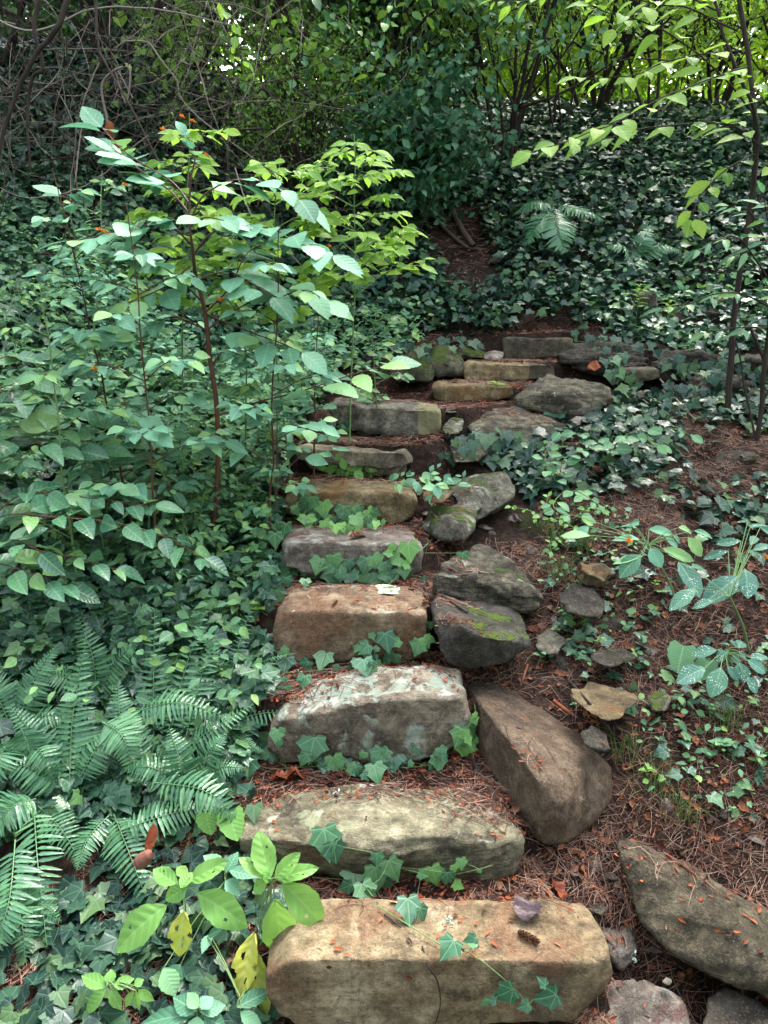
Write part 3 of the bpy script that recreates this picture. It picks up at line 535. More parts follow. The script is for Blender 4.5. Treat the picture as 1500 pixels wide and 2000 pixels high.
# loose stone chips, look-alikes
for i in range(46):
    reg = random.choice([(1060, 1480, 1080, 1900), (1000, 1250, 1650, 1800), (830, 1100, 1000, 1060), (860, 1000, 760, 860), (560, 830, 1330, 1350)]); g = G(random.uniform(reg[0], reg[1]), random.uniform(reg[2], reg[3])); w = random.uniform(.012, .03)
    q = [tuple(g + np.array([random.gauss(0, w), random.gauss(0, w), random.uniform(-.3, .45)*w])) for _ in range(12)]
    stone('stone_chip', [q], random.choice([S_SLATE, S_DARK, S_GREY]), 'little dark stone chip half sunk in the needle litter', 'stone chips in the litter', amp=.002, vox=.005, bev=.003, chips=4, freq=20, seed=100+i)

for o_ in STONES:
    if any(k in o_['label'] for k in ('sunk in soil', 'jutting', 'small slaty', 'half-buried round', 'low mossy stone', 'thin flat stone barely')): o_.location.z -= .022
    if 'terrace edging' in o_['label']: o_.location.z -= .03
# ================================================================ plants: materials
V_Y = (.30, .42, .16)
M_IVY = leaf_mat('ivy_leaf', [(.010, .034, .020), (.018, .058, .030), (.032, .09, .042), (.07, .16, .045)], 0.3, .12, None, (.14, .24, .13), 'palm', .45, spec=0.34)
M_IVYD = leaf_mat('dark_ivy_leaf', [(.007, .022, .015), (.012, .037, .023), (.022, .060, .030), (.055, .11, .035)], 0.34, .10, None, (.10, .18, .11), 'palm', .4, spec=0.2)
M_IVYL = leaf_mat('young_ivy_leaf', [(.03, .10, .04), (.06, .17, .055), (.11, .27, .05)], 0.32, .2, None, (.22, .34, .16), 'palm', .6, spec=0.3)
M_TEAL = leaf_mat('teal_leaf', [(.04, .13, .06), (.085, .23, .12), (.13, .32, .165), (.19, .36, .10)], 0.5, .22, None, (.20, .36, .22), 'pin', .45, 7, brown=.22, spec=0.22)
M_TEALS = leaf_mat('spotted_teal_leaf', [(.03, .11, .065), (.045, .14, .085), (.06, .17, .09)], 0.5, .18, None, (.16, .28, .17), 'pin', .5, 8, spots=1., spec=0.25)
M_MID = leaf_mat('green_leaf', [(.025, .08, .035), (.055, .16, .07), (.09, .22, .08), (.14, .27, .05)], 0.42, .25, None, (.2, .32, .15), 'pin', .45, 6, spec=0.22)
M_LIME = leaf_mat('lime_leaf', [(.07, .19, .03), (.14, .29, .04), (.22, .37, .05)], 0.55, .5, (.35, .6, .05), (.35, .5, .15), 'pin', .4, 6, spec=0.15)
M_POKE = leaf_mat('fresh_leaf', [(.09, .24, .045), (.12, .28, .055), (.15, .33, .06)], 0.45, .35, (.3, .55, .08), (.24, .42, .13), 'pin', .45, 6, brown=.24, spec=0.25)
M_YELL = leaf_mat('yellowing_leaf', [(.25, .36, .04), (.38, .42, .05), (.30, .40, .05)], .55, .4, (.5, .6, .08), (.45, .5, .2), 'pin', .4, 6)
M_BROAD = leaf_mat('glossy_leaf', [(.018, .07, .034), (.04, .135, .06), (.07, .19, .07), (.12, .24, .06)], 0.28, .2, None, (.16, .28, .14), 'pin', .5, 7, brown=.24, spec=0.35)
M_FERN = leaf_mat('fern_leaf', [(.016, .07, .03), (.028, .10, .042), (.045, .14, .055), (.065, .17, .06)], 0.28, .14, None, (.1, .22, .09), 'pin', .35, 3, spec=0.35)
M_FERNL = leaf_mat('pale_fern_leaf', [(.05, .15, .07), (.07, .19, .09), (.10, .24, .10)], 0.38, .3, None, (.2, .32, .15), 'pin', .35, 3, spec=0.25)
M_BERRY = leaf_mat('soft_leaf', [(.06, .17, .075), (.085, .22, .09), (.12, .27, .10)], 0.5, .3, None, (.24, .36, .2), 'pin', .7, 9, spec=0.2)
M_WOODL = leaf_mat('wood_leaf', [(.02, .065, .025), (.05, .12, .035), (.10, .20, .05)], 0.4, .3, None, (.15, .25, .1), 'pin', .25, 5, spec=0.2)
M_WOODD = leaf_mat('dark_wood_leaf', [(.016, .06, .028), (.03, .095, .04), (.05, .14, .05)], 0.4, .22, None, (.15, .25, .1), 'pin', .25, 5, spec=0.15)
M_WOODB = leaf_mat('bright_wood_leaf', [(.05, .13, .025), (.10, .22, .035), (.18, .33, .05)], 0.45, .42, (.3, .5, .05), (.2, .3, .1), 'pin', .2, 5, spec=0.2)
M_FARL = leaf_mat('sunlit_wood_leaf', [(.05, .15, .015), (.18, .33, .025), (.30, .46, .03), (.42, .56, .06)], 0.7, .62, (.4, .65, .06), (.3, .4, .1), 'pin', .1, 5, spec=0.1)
M_GRASS = plain_mat('grass_blade', [(.04, .10, .02), (.12, .2, .05), (.22, .2, .09)], .55, trans=.25, attr=True)
M_STEM = plain_mat('green_stem', [(.08, .16, .05), (.14, .2, .08)], .5, attr=True)
M_RED = plain_mat('reddish_stem', [(.05, .022, .018), (.10, .045, .03)], .5, attr=True)
M_DSTEM = bark_mat('dark_bark', (.012, .009, .008), (.045, .032, .026))
M_GREYV = plain_mat('dry_vine', [(.03, .022, .018), (.08, .06, .05), (.20, .165, .14)], .8, attr=True)
M_NEED = plain_mat('pine_needle', [(.014, .008, .006), (.045, .020, .014), (.09, .038, .025), (.15, .08, .055), (.28, .19, .13)], .5, attr=True)
M_SCALE = plain_mat('bud_scale', [(.03, .010, .006), (.09, .02, .009), (.20, .042, .015), (.30, .075, .025), (.13, .045, .025)], .4, attr=True, trans=.1)
M_DEAD = plain_mat('dead_leaf', [(.07, .018, .010), (.16, .04, .018), (.28, .085, .03)], .35, 12., bump=.8)
M_DEADP = plain_mat('dead_purple_leaf', [(.018, .010, .012), (.045, .026, .030), (.08, .05, .05)], .45, 12., spec=.25, bump=.8)
M_CONE = plain_mat('cone_scale', [(.02, .010, .007), (.06, .032, .02)], .5, 60.)
M_ORNGF = plain_mat('orange_petal', [(.6, .14, .01), (.75, .27, .02)], .5, 60., trans=.3)
M_LICHN = plain_mat('lichen_tuft', [(.25, .33, .25), (.45, .52, .42)], .9, 60.)

UP = np.array([0, 0, 1.]); FACE = nrm(np.array([0, -.5, .8]))
def rnd_normal(n, tilt=.4, base=UP):
    return nrm(base + RN.normal(0, tilt, (n, 3)))
def flat_axis(n, down=.15):
    a = RN.uniform(0, 2*math.pi, n); return nrm(np.stack([np.cos(a), np.sin(a), RN.uniform(-down*2, down*.6, n)], 1))

def twig_leaves(L, T, pl, leafT, n, size, start=.1, droop=.25, petiole=.25, alt=True, tilt=.22, rnd=None, side=1.1, pet=True, end=True):
    """alternate leaves along polyline pl, in a flat spray"""
    pl = np.asarray(pl); m = len(pl); d = nrm(np.gradient(pl, axis=0))
    P = []; A = []; S = []; Nn = []
    for i in range(n):
        q = start + (1-start)*(i+.5)/n; j = q*(m-1); a = int(j); f = j-a; a2 = min(a+1, m-1)
        p = pl[a]*(1-f) + pl[a2]*f; t = d[a]
        sd = nrm(np.cross(t, UP)); s = 1 if (i % 2) else -1
        ax = nrm(t*RN.uniform(.3, .8) + sd*s*side*RN.uniform(.8, 1.2) + UP*RN.uniform(-droop-.25, .15-droop))
        sz = size*RN.uniform(.6, 1.15)*(1-.35*q)
        pp = p + ax*sz*petiole
        if pet and T: T.add([p, pp], .0012, .0010, 3)
        P.append(pp); A.append(ax); S.append(sz)
    if end:
        P.append(pl[-1]); A.append(nrm(d[-1] - UP*droop)); S.append(size*.7)
    L.add(leafT, P, np.array(A), rnd_normal(len(P), tilt, FACE), np.array(S), rnd)

def flower(parent, p, size=.022):
    size *= .75
    L = Leaves(); k = 5
    a = np.arange(k)*2*math.pi/k + random.random()
    ax = nrm(np.stack([np.cos(a), np.sin(a)*.5-.6, np.sin(a)*.4+.1], 1)); L.add(PETAL, np.tile(p, (k, 1)), ax, rnd_normal(k, .3, np.array([0, -1, .3])), size*.8)
    T = Tubes(); p = np.array(p); T.add([p+np.array([0, -.1*size, 0]), p+np.array([.3*size, .6*size, -.05*size]), p+np.array([.6*size, 1.1*size, -.5*size])], size*.35, size*.06, 6)
    V = np.concatenate(L.V + T.V); F = np.concatenate([np.concatenate(L.F), np.concatenate(T.F)+L.n])
    build('flower', V, F, M_ORNGF, parent)

def herb(name, label, cat, base, top, leafT, mat, size, nbr=8, spread=.35, per=5, t0=.3, smat=None, r=.004, flowers=(), group=None, bend=.03, tilt=.22, rise=.35, order=False, rndr=None, azr=None):
    root = empty(name, base, label, cat, group); base = np.array(base, float); top = np.array(top, float)
    st = wiggle(bez([base, base*.5+top*.5+np.array([RN.normal(0, bend), RN.normal(0, bend), 0]), top], 14), bend*.6)
    T = Tubes(); L = Leaves(); T.add(st, r, r*.35, 6)
    az = random.uniform(0, 6.28)
    for i in range(nbr):
        q = t0 + (1-t0)*(i+.3)/nbr; p = st[int(q*(len(st)-1))]; az += 2.4
        a = az if azr is None else random.uniform(*azr)
        ln = spread*(1.15-.75*q)*random.uniform(.65, 1.1)
        e = p + np.array([math.cos(a)*ln, math.sin(a)*ln, ln*rise*random.uniform(.5, 1.3)])
        br = wiggle(bez([p, p*.45+e*.55+np.array([0, 0, ln*.12]), e], 8), .012)
        T.add(br, r*.45, r*.18, 4)
        twig_leaves(L, T, br, leafT, per, size*(1.1-.35*q), tilt=tilt, start=.25)
        if ln > spread*.5:
            for s in (-1, 1):
                m = br[4]; dd = nrm(br[-1]-br[3]); sd = nrm(np.cross(dd, UP))*s; e2 = m + (dd*.7+sd*.7+UP*.15)*ln*.42
                b2 = bez([m, e2], 5); T.add(b2, r*.25, r*.15, 3); twig_leaves(L, T, b2, leafT, max(2, per-2), size*(.85-.3*q), tilt=tilt, start=.3)
    av = np.concatenate(T.V); fl = []
    for (fx, fy, Y) in flowers:
        p = W(fx, fy, Y); q = av[np.argmin(np.linalg.norm(av-p, axis=1))]; p = q + nrm(p-q)*min(.07, np.linalg.norm(p-q)); p[1] = min(p[1], q[1]-.01); T.add(bez([q, (p+q)/2+UP*.02, p], 5), .0012, .0009, 3); fl.append(p)
    T.build('stem', smat or M_STEM, root); L.build('foliage', mat, root)
    for p in fl: flower(root, p)
    return root

def hero_leaf(L, b, t, wd, normal, rnd=None, curl=.15, tmpl=None):
    tmpl = OV if tmpl is None else tmpl
    b = np.array(b); t = np.array(t); ln = np.linalg.norm(t-b); base_w = 2*np.abs(tmpl[0][:, 0]).max()
    L.add(tmpl, [b], [t-b], np.array([normal]), ln, rnd if rnd is not None else random.random(), curl, [wd/(ln*base_w)])

# ================================================================ litter
def in_poly(px, py, poly):
    r = np.zeros(px.shape, bool); n = len(poly)
    for i in range(n):
        x1, y1 = poly[i]; x2, y2 = poly[(i+1) % n]
        c = ((y1 > py) != (y2 > py)) & (px < (x2-x1)*(py-y1)/((y2-y1) or 1e-9)+x1); r ^= c
    return r
def sample(n, x0, x1, y0, y1, polys, no=(), near=False):
    """random ground points whose place in the view falls in one of the outlines"""
    out = []
    got = 0; tries = 0
    while got < n and tries < 60:
        tries += 1
        x = RN.uniform(x0, x1, 6000); y = (y0*(y1/y0)**RN.random(6000)) if near else RN.uniform(y0, y1, 6000); z = H(x, y)
        P = np.stack([x, y, z], 1); a, b = project(P)
        m = np.zeros(len(x), bool)
        for p in polys: m |= in_poly(a, b, p)
        for p in no: m &= ~in_poly(a, b, p)
        P = P[m]; out.append(P); got += len(P)
    return np.concatenate(out)[:n]
def slope_n(P):
    e = .03; hx = (H(P[:, 0]+e, P[:, 1])-H(P[:, 0]-e, P[:, 1]))/(2*e); hy = (H(P[:, 0], P[:, 1]+e)-H(P[:, 0], P[:, 1]-e))/(2*e)
    return nrm(np.stack([-hx, -hy, np.ones(len(P))], 1))
def needles(name, label, P, ln=(.03, .10), w=.00075, lift=.012, along=None, rr=None):
    n = len(P); a = RN.uniform(0, math.pi*2, n) if along is None else along + RN.normal(0, .35, n)
    N0 = slope_n(P); h = np.stack([np.cos(a), np.sin(a), RN.normal(0, .12, n)], 1); h = nrm(h - N0*(h*N0).sum(1, keepdims=True)*.85)
    sd = nrm(np.cross(h, N0)); L = RN.uniform(*ln, n)[:, None]; k = RN.normal(0, .07, n)[:, None]
    c0 = P + N0*RN.uniform(.001, lift, n)[:, None]; V = []
    for q in (-.5, -.17, .17, .5):
        c = c0 + h*L*q + sd*L*k*(q*q*4) + N0*.0
        c[:, 2] = np.maximum(c[:, 2], H(c[:, 0], c[:, 1]) + .001 + .004*RN.random(n)*(1 if True else 0))
        V += [c-sd*w, c+sd*w, c+N0*w*1.3]
    V = np.stack(V, 1).reshape(-1, 3); f = []
    for i in range(3):
        a0 = i*3; b0 = a0+3
        for j, k2 in ((0, 2), (2, 1)): f += [(a0+j, a0+k2, b0+k2), (a0+j, b0+k2, b0+j)]
    F = (np.array(f)[None] + (np.arange(n)*12)[:, None, None]).reshape(-1, 3)
    r = RN.random(n) if rr is None else rr
    return meta(build(name, V, F, M_NEED, None, {'rnd': np.repeat(r, 12)}), label, 'litter', kind='stuff')

RIGHT = [(840, 1060), (1060, 1060), (1040, 870), (1200, 770), (1560, 770), (1560, 2060), (1150, 2060), (1000, 1650), (820, 1160)]
TREAD = [(500, 1990), (470, 1500), (520, 1000), (560, 860), (640, 790), (860, 640), (1180, 630), (1100, 780), (900, 840), (850, 1200), (1000, 1600), (1230, 1990)]
PATCH = [(800, 620), (790, 500), (830, 380), (960, 380), (1020, 560), (1000, 640)]
LOWL = [(0, 1800), (0, 2050), (560, 2050), (560, 1750), (480, 1550), (440, 1480), (300, 1600)]
P = np.concatenate([sample(21000, -.2, 3.0, 1.35, 5., [RIGHT], near=True), sample(9000, -.7, 1.6, 1.4, 6.1, [TREAD], near=True)])
kk = fbm(P*3.1, 3, 41); P = P[RN.random(len(P)) < np.clip(.65+kk*1.6, .3, 1)]
needles('pine_needles', 'reddish pine needles strewn over the slope and the treads', P, lift=.010)
P = np.concatenate([sample(1300, -.6, 1.8, 5.2, 8.5, [PATCH, [(1150, 640), (1150, 530), (1560, 520), (1560, 640)]]), sample(3000, -1.5, .1, 1.3, 2.2, [LOWL])])
needles('pine_needles', 'brown pine needles on the bare dirt patches behind the steps and under the ferns', P, w=.0012)
def scales(P, size, lift=.006):
    L = Leaves(); n = len(P); N0 = slope_n(P); L.add(PETAL, P+N0*RN.uniform(.0, lift, n)[:, None], flat_axis(n, .15), nrm(N0+RN.normal(0, .5, (n, 3))), RN.uniform(*size, n), None, RN.uniform(-.3, .5, n)); return L
P = np.concatenate([sample(1500, -.6, 3., 1.35, 4.8, [RIGHT], near=True), sample(9000, -.7, 1.6, 1.4, 6., [TREAD], near=True), sample(200, -1.5, .1, 1.3, 2.2, [LOWL])])
meta(scales(P, (.008, .026)).build('bud_scales', M_SCALE), 'loose carpet of small red-brown bud scales between the steps and over the slope', 'litter', kind='stuff')
# coarse scraps of dead leaf
M_SCRAP = plain_mat('leaf_scrap', [(.03, .014, .009), (.085, .028, .014), (.16, .055, .02), (.10, .06, .04)], .45, attr=True, bump=.8)
P = np.concatenate([sample(2200, -.2, 3., 1.35, 4.8, [RIGHT], near=True), sample(500, -.7, 1.6, 1.4, 6., [TREAD], near=True), sample(350, -1.5, .1, 1.3, 2.2, [LOWL]), sample(200, -.6, 1.8, 5.4, 8., [PATCH])])
L = Leaves(); n = len(P); L.add((lambda V, F: (V*np.array([1, 1, 1])+np.stack([V[:, 0]*0, V[:, 0]*0, .10*np.sin(V[:, 1]*9)+.06*np.sin(V[:, 0]*19)], 1), F))(*ovate(8, .3, .5, .16, .35, .6)), P+UP*.004, flat_axis(n, .15), nrm(slope_n(P)+RN.normal(0, .4, (n, 3))), RN.uniform(.012, .045, n)); meta(L.build('leaf_scraps', M_SCRAP), 'curled red-brown scraps of dead leaf through the litter', 'litter', kind='stuff')
# crumbs of bark and soil
P = np.concatenate([sample(2500, -.2, 3., 1.35, 4.8, [RIGHT], near=True), sample(2000, -.7, 1.6, 1.4, 6., [TREAD], near=True), sample(900, -1.5, .1, 1.3, 2.2, [LOWL])])
L = Leaves(); n = len(P); L.add(RHO, P, flat_axis(n), rnd_normal(n, .6), RN.uniform(.005, .02, n)); meta(L.build('bark_crumbs', M_CONE), 'dark crumbs of bark and leaf mould in the litter', 'litter', kind='stuff')

# surface finder on the stones: rays against the finished meshes
from mathutils.bvhtree import BVHTree
_dg = bpy.context.evaluated_depsgraph_get(); _dg.update()
_V = []; _F = []; _n = 0
for o_ in STONES:
    vs = [o_.location + v.co for v in o_.data.vertices]; _V += vs; _F += [tuple(i+_n for i in p.vertices) for p in o_.data.polygons]; _n += len(vs)
BV = BVHTree.FromPolygons(_V, _F); del _V, _F
def S(px, py):
    """first thing the sight line meets: a stone or the ground; returns point and normal"""
    d = ray(px, py); g = G(px, py); r = BV.ray_cast(Vector(CAM), Vector(d).normalized(), 60)
    if r[0] is not None and (r[0]-Vector(CAM)).length < np.linalg.norm(g-CAM)+.02: return np.array(r[0]), np.array(r[1])
    return g, slope_n(g[None])[0]

def HS(x, y):
    """height of the litter surface: stone top or ground"""
    h = H(x, y).astype(float)
    for i in range(len(x)):
        r = BV.ray_cast(Vector((x[i], y[i], h[i]+.6)), Vector((0, 0, -1)), .65)
        if r[0] is not None: h[i] = max(h[i], r[0][2])
    return h
def drop(n, sets):
    """litter spilled onto the stones: (cx, cy, rx, ry, weight) in metres"""
    w = np.array([s[4] for s in sets], float); k = RN.choice(len(sets), n, p=w/w.sum()); A = np.array([s[:4] for s in sets])[k]
    x = A[:, 0]+RN.normal(0, 1, n)*A[:, 2]; y = A[:, 1]+RN.normal(0, 1, n)*A[:, 3]; return np.stack([x, y, HS(x, y)], 1)
spill = []
for k in range(11):
    cx = (SXL[k]+SXR[k])/2; hw = (SXR[k]-SXL[k])/2
    yb = SY[k]+(.24, .22, .26, .28, .26, .26, .3, .26, .3, .3, .3)[k]
    spill.append((cx, yb, hw*.55, .035, 1.))
spill += [(WZ(950, 1560, .25)[0], 2.05, .07, .05, .8), (WZ(1000, 1640, .2)[0]-.02, 1.99, .05, .05, .4), (W(580, 1345, 2.42)[0], 2.42, .1, .05, .8), (W(885, 1335, 2.45)[0], 2.45, .05, .04, .4),
          (W(880, 1160, 2.8)[0], 2.8, .06, .08, .5), (W(1200, 1700, 1.85)[0], 1.85, .04, .1, .4), (W(1320, 1680, 1.9)[0]+.1, 1.92, .25, .05, .8), (W(1200, 1840, 1.7)[0], 1.75, .08, .08, .3), (W(1000, 830, 4.4)[0], 4.4, .2, .1, .8), (W(880, 1000, 3.4)[0], 3.42, .08, .05, .4)]
Ps = drop(3400, spill)
def needles_on(name, label, P, mat=M_NEED, ln=(.05, .10), w=.0009):
    T = []; n = len(P); a = RN.uniform(0, math.pi*2, n); L = RN.uniform(*ln, n); k = RN.normal(0, .12, n); qs = (-.5, -.17, .17, .5); C = []
    for q in qs:
        x = P[:, 0]+np.cos(a)*L*q-np.sin(a)*L*k*q*q*4; y = P[:, 1]+np.sin(a)*L*q+np.cos(a)*L*k*q*q*4; C.append(np.stack([x, y, HS(x, y)], 1))
    C = np.array(C); ok = (C[:, :, 2].max(0)-C[:, :, 2].min(0)) < .022; C = C[:, ok]; a = a[ok]; n = int(ok.sum()); m = C[:, :, 2].max(0)
    C[:, :, 2] = np.maximum(C[:, :, 2], np.minimum(m, C[:, :, 2]+.03)-.02) + RN.uniform(.002, .009, n)
    sd = np.stack([-np.sin(a), np.cos(a), a*0], 1)*w; V = []
    for c_ in C: V += [c_-sd, c_+sd, c_+np.array([0, 0, w*1.4])]
    V = np.stack(V, 1).reshape(-1, 3); f = []
    for i in range(3):
        a0 = i*3; b0 = a0+3
        for j, k2 in ((0, 2), (2, 1)): f += [(a0+j, a0+k2, b0+k2), (a0+j, b0+k2, b0+j)]
    F = (np.array(f)[None] + (np.arange(n)*12)[:, None, None]).reshape(-1, 3)
    return meta(build(name, V, F, mat, None, {'rnd': np.repeat(RN.random(n), 12)}), label, 'litter', kind='stuff')
needles_on('pine_needles', 'pine needles fallen onto the stones and along their back edges', Ps)
Pq = drop(1500, spill); L = Leaves(); n = len(Pq); L.add(PETAL, Pq+np.array([0, 0, 1.])*RN.uniform(.001, .006, n)[:, None], flat_axis(n, .15), rnd_normal(n, .5), RN.uniform(.008, .024, n), None, RN.uniform(-.3, .5, n))
meta(L.build('bud_scales', M_SCALE), 'bud scales spilled along the back edges of the stones', 'litter', kind='stuff')
# ================================================================ ivy and ground cover
LEFT = [(-60, 330), (380, 380), (640, 560), (640, 780), (560, 860), (540, 1000), (530, 1300), (500, 1480), (430, 1600), (200, 1640), (-60, 1660)]
BACK = [(-60, 60), (1560, 60), (1560, 570), (1200, 600), (1150, 640), (900, 660), (640, 640), (380, 420), (-60, 360)]
RPATCH = [(880, 870), (1000, 850), (1180, 790), (1300, 770), (1500, 760), (1560, 800), (1560, 1080), (1380, 1040), (1250, 960), (1040, 990), (980, 920)]
HOLE = [(832, 470), (862, 400), (930, 405), (945, 480), (985, 560), (930, 590), (860, 560)]
def cover(name, label, P, T, mat, size, hts, tilt=.45, axisdown=.25, toward=.25, rnd=None, clump=0, parent=None, curl=None):
    n = len(P); N0 = slope_n(P)
    if clump: 
        k = fbm(P*clump, 2, 31); keep = RN.random(n) < np.clip(.55+k*2.2, .04, 1); P = P[keep]; N0 = N0[keep]; n = len(P)
    nn = nrm(N0*.6 + UP*.5 + np.array([0, -toward, 0]) + RN.normal(0, tilt, (n, 3)))
    L = Leaves(); L.add(T, P + np.array([0, 0, 1.])*RN.uniform(hts[0], hts[1], n)[:, None], flat_axis(n, axisdown), nn, RN.uniform(*size, n)*(.75+.5*RN.random(n)), rnd, curl)
    return meta(L.build(name, mat, parent), label, 'ground cover', kind='stuff')
DENS = 1.0
P = sample(int(15000*DENS), -5, .5, 2.0, 9., [LEFT])
cover('ivy', 'dark glossy ivy smothering the bank left of the steps', P, IVY, M_IVY, (.035, .07), (.01, .13))
P = sample(int(5000*DENS), -2, .1, 1.4, 3.6, [LEFT], near=True)
cover('ivy', 'near layer of glossy ivy between the ferns left of the steps', P, IVY, M_IVY, (.04, .065), (.01, .09))
P = sample(int(52000*DENS), -9, 8, 5.2, 12.5, [BACK], [HOLE])
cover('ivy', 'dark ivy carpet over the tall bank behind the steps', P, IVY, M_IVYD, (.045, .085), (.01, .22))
P = sample(2500, -.6, 4, 5.0, 6.6, [[(640, 600), (820, 560), (1000, 590), (1180, 560), (1560, 560), (1560, 700), (1290, 690), (1150, 640), (900, 655), (640, 740)]], [[(1080, 600), (1160, 600), (1160, 660), (1080, 660)]])
cover('ivy', 'ivy creeping over the terrace and around its stones', P, IVY, M_IVY, (.05, .08), (.01, .10), clump=1.8)
P = sample(5000, -1., 8, 5.4, 9.5, [BACK, [(1150, 560), (1560, 540), (1560, 600), (1200, 640)]], [HOLE])
cover('creeper', 'fresher green leaves climbing among the bank ivy on the right', P, OVL, M_MID, (.04, .08), (.06, .22), clump=1.0)
P = sample(1500, .3, 3.2, 3.0, 5.3, [RPATCH])
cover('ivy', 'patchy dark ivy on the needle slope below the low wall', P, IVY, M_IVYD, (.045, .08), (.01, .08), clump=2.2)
P = sample(420, .3, 3., 1.5, 4.4, [[(1040, 1000), (1560, 900), (1560, 1700), (1260, 1500), (1080, 1250)]])
cover('ivy', 'stray ivy leaves creeping over the needle-covered slope on the right', P, IVY, M_IVY, (.03, .055), (.005, .04), clump=3.2)
P = sample(420, .4, 3., 1.5, 3.6, [[(1250, 1350), (1560, 1300), (1560, 1600), (1250, 1560)], [(1060, 1000), (1250, 1000), (1250, 1180), (1060, 1150)], [(1100, 1180), (1300, 1200), (1250, 1330), (1060, 1300)]])
cover('seedlings', 'tiny green seedlings scattered on the right-hand slope', P, OVL, M_MID, (.018, .035), (.01, .05))
P = sample(6500, -3.2, .3, 2.2, 6, [LEFT, [(640, 560), (860, 640), (800, 760), (640, 780)]])
cover('small_leaf_carpet', 'fresh small oval leaves growing up through the ivy on the left bank', P, OVL, M_MID, (.03, .06), (.08, .32), tilt=.3, clump=1.5)
P = sample(3500, -2.5, .3, 2.4, 5, [[(100, 560), (640, 560), (760, 700), (640, 800), (520, 1000), (150, 1000)]])
cover('small_leaf_carpet', 'teal green jewel-like leaves massed round the sapling stem', P, OVL, M_TEAL, (.035, .065), (.12, .42), tilt=.25, clump=1.6)
P = sample(620, -1.5, .0, 1.35, 2.1, [LOWL])
cover('ivy', 'ivy leaves on the bare litter at the lower left', P, IVY, M_IVYD, (.038, .062), (.01, .06), clump=3)
# grass tufts
for i, (gx_, gy_, lb) in enumerate([(1085, 1060, 'tuft of thin yellow-green grass above the rust-and-yellow rock'), (1140, 1075, 'thin grass tuft leaning over the rust-and-yellow rock'), (1275, 1540, 'grass tuft beside the bright seedling on the right slope'), (480, 1240, 'grass tuft at the left end of the orange-brown step'), (1330, 1600, 'sparse grass tuft low on the right slope near the cones'), (1225, 1480, 'small grass tuft at the right flank of the brown boulder'), (1090, 1130, 'thin grass between the ridge rock and the rust-and-yellow rock'), (1420, 1420, 'grass tuft among the clover at the right')]):
    g = G(gx_, gy_); T = Tubes()
    for k in range(38):
        a = random.uniform(0, 6.28); r = random.uniform(.02, .09); h = random.uniform(.05, .13); p = g + np.array([random.gauss(0, .025), random.gauss(0, .025), -.005])
        T.add(bez([p, p+np.array([math.cos(a)*r*.35, math.sin(a)*r*.35, h*.8]), p+np.array([math.cos(a)*r, math.sin(a)*r, h*random.uniform(.5, 1.1)])], 7), .0013, .0003, 3)
    meta(T.build('grass_tuft', M_GRASS), lb, 'grass tuft')

# ================================================================ ferns
def frond(parent, base, mid, tip, width, normal=None, mat=None, pairs=26, peak=.3, rnd=None, name='frond'):
    pl = bez([base, mid, tip], 30); pl = np.array(pl); d = nrm(np.gradient(pl, axis=0)); m = len(pl)
    nb = np.array([0, -.45, .9]) if normal is None else np.array(normal, float)
    L = Leaves(); T = Tubes(); T.add(pl, .0022, .0006, 4)
    q = np.linspace(.10, .985, pairs); j = q*(m-1); a = j.astype(int); f = (j-a)[:, None]; a2 = np.minimum(a+1, m-1)
    p = pl[a]*(1-f)+pl[a2]*f; t = d[a]
    prof = np.minimum(1, (q/peak))**.5*np.clip((1-q)/(1-peak), 0, 1)**.75*.97 + .03
    for s in (-1, 1):
        sd = nrm(np.cross(t, nb))*s
        ax = nrm(sd + t*(.12+.35*q[:, None]) + RN.normal(0, .05, (pairs, 3)) - np.array([0, 0, .12]))
        L.add(PINNA, p + t*(.002*s), ax, nrm(nrm(np.cross(sd, t))*s*-1*1.0 + RN.normal(0, .12, (pairs, 3)))*np.sign((np.cross(sd, t)*nb).sum(1, keepdims=True)*-s+1e-9), width*.5*prof*1.42, None if rnd is None else np.clip(rnd+RN.normal(0, .1, pairs), 0, 1), RN.uniform(.05, .3, pairs), np.clip(.55/np.maximum(prof, .3), .8, 1.4)*.95)
    V = np.concatenate(L.V+T.V); F = np.concatenate([np.concatenate(L.F), np.concatenate(T.F)+L.n])
    U = np.concatenate(L.U + [np.zeros((T.n, 3))]); R = np.concatenate(L.R + [np.full(T.n, 1.)])
    return build(name, V, F, mat or M_FERN, parent, {'luv': U, 'rnd': R})
def fern(label, root_px, fronds, mat=None, group=None):
    root = empty('fern', G(*root_px), label, 'fern', group)
    for (b, m_, t_, hb, hm, ht, w) in fronds:
        frond(root, G(*b, hb), G(*m_, hm), G(*t_, ht), w, mat=mat, pairs=20 if w < .12 else 25)
    return root
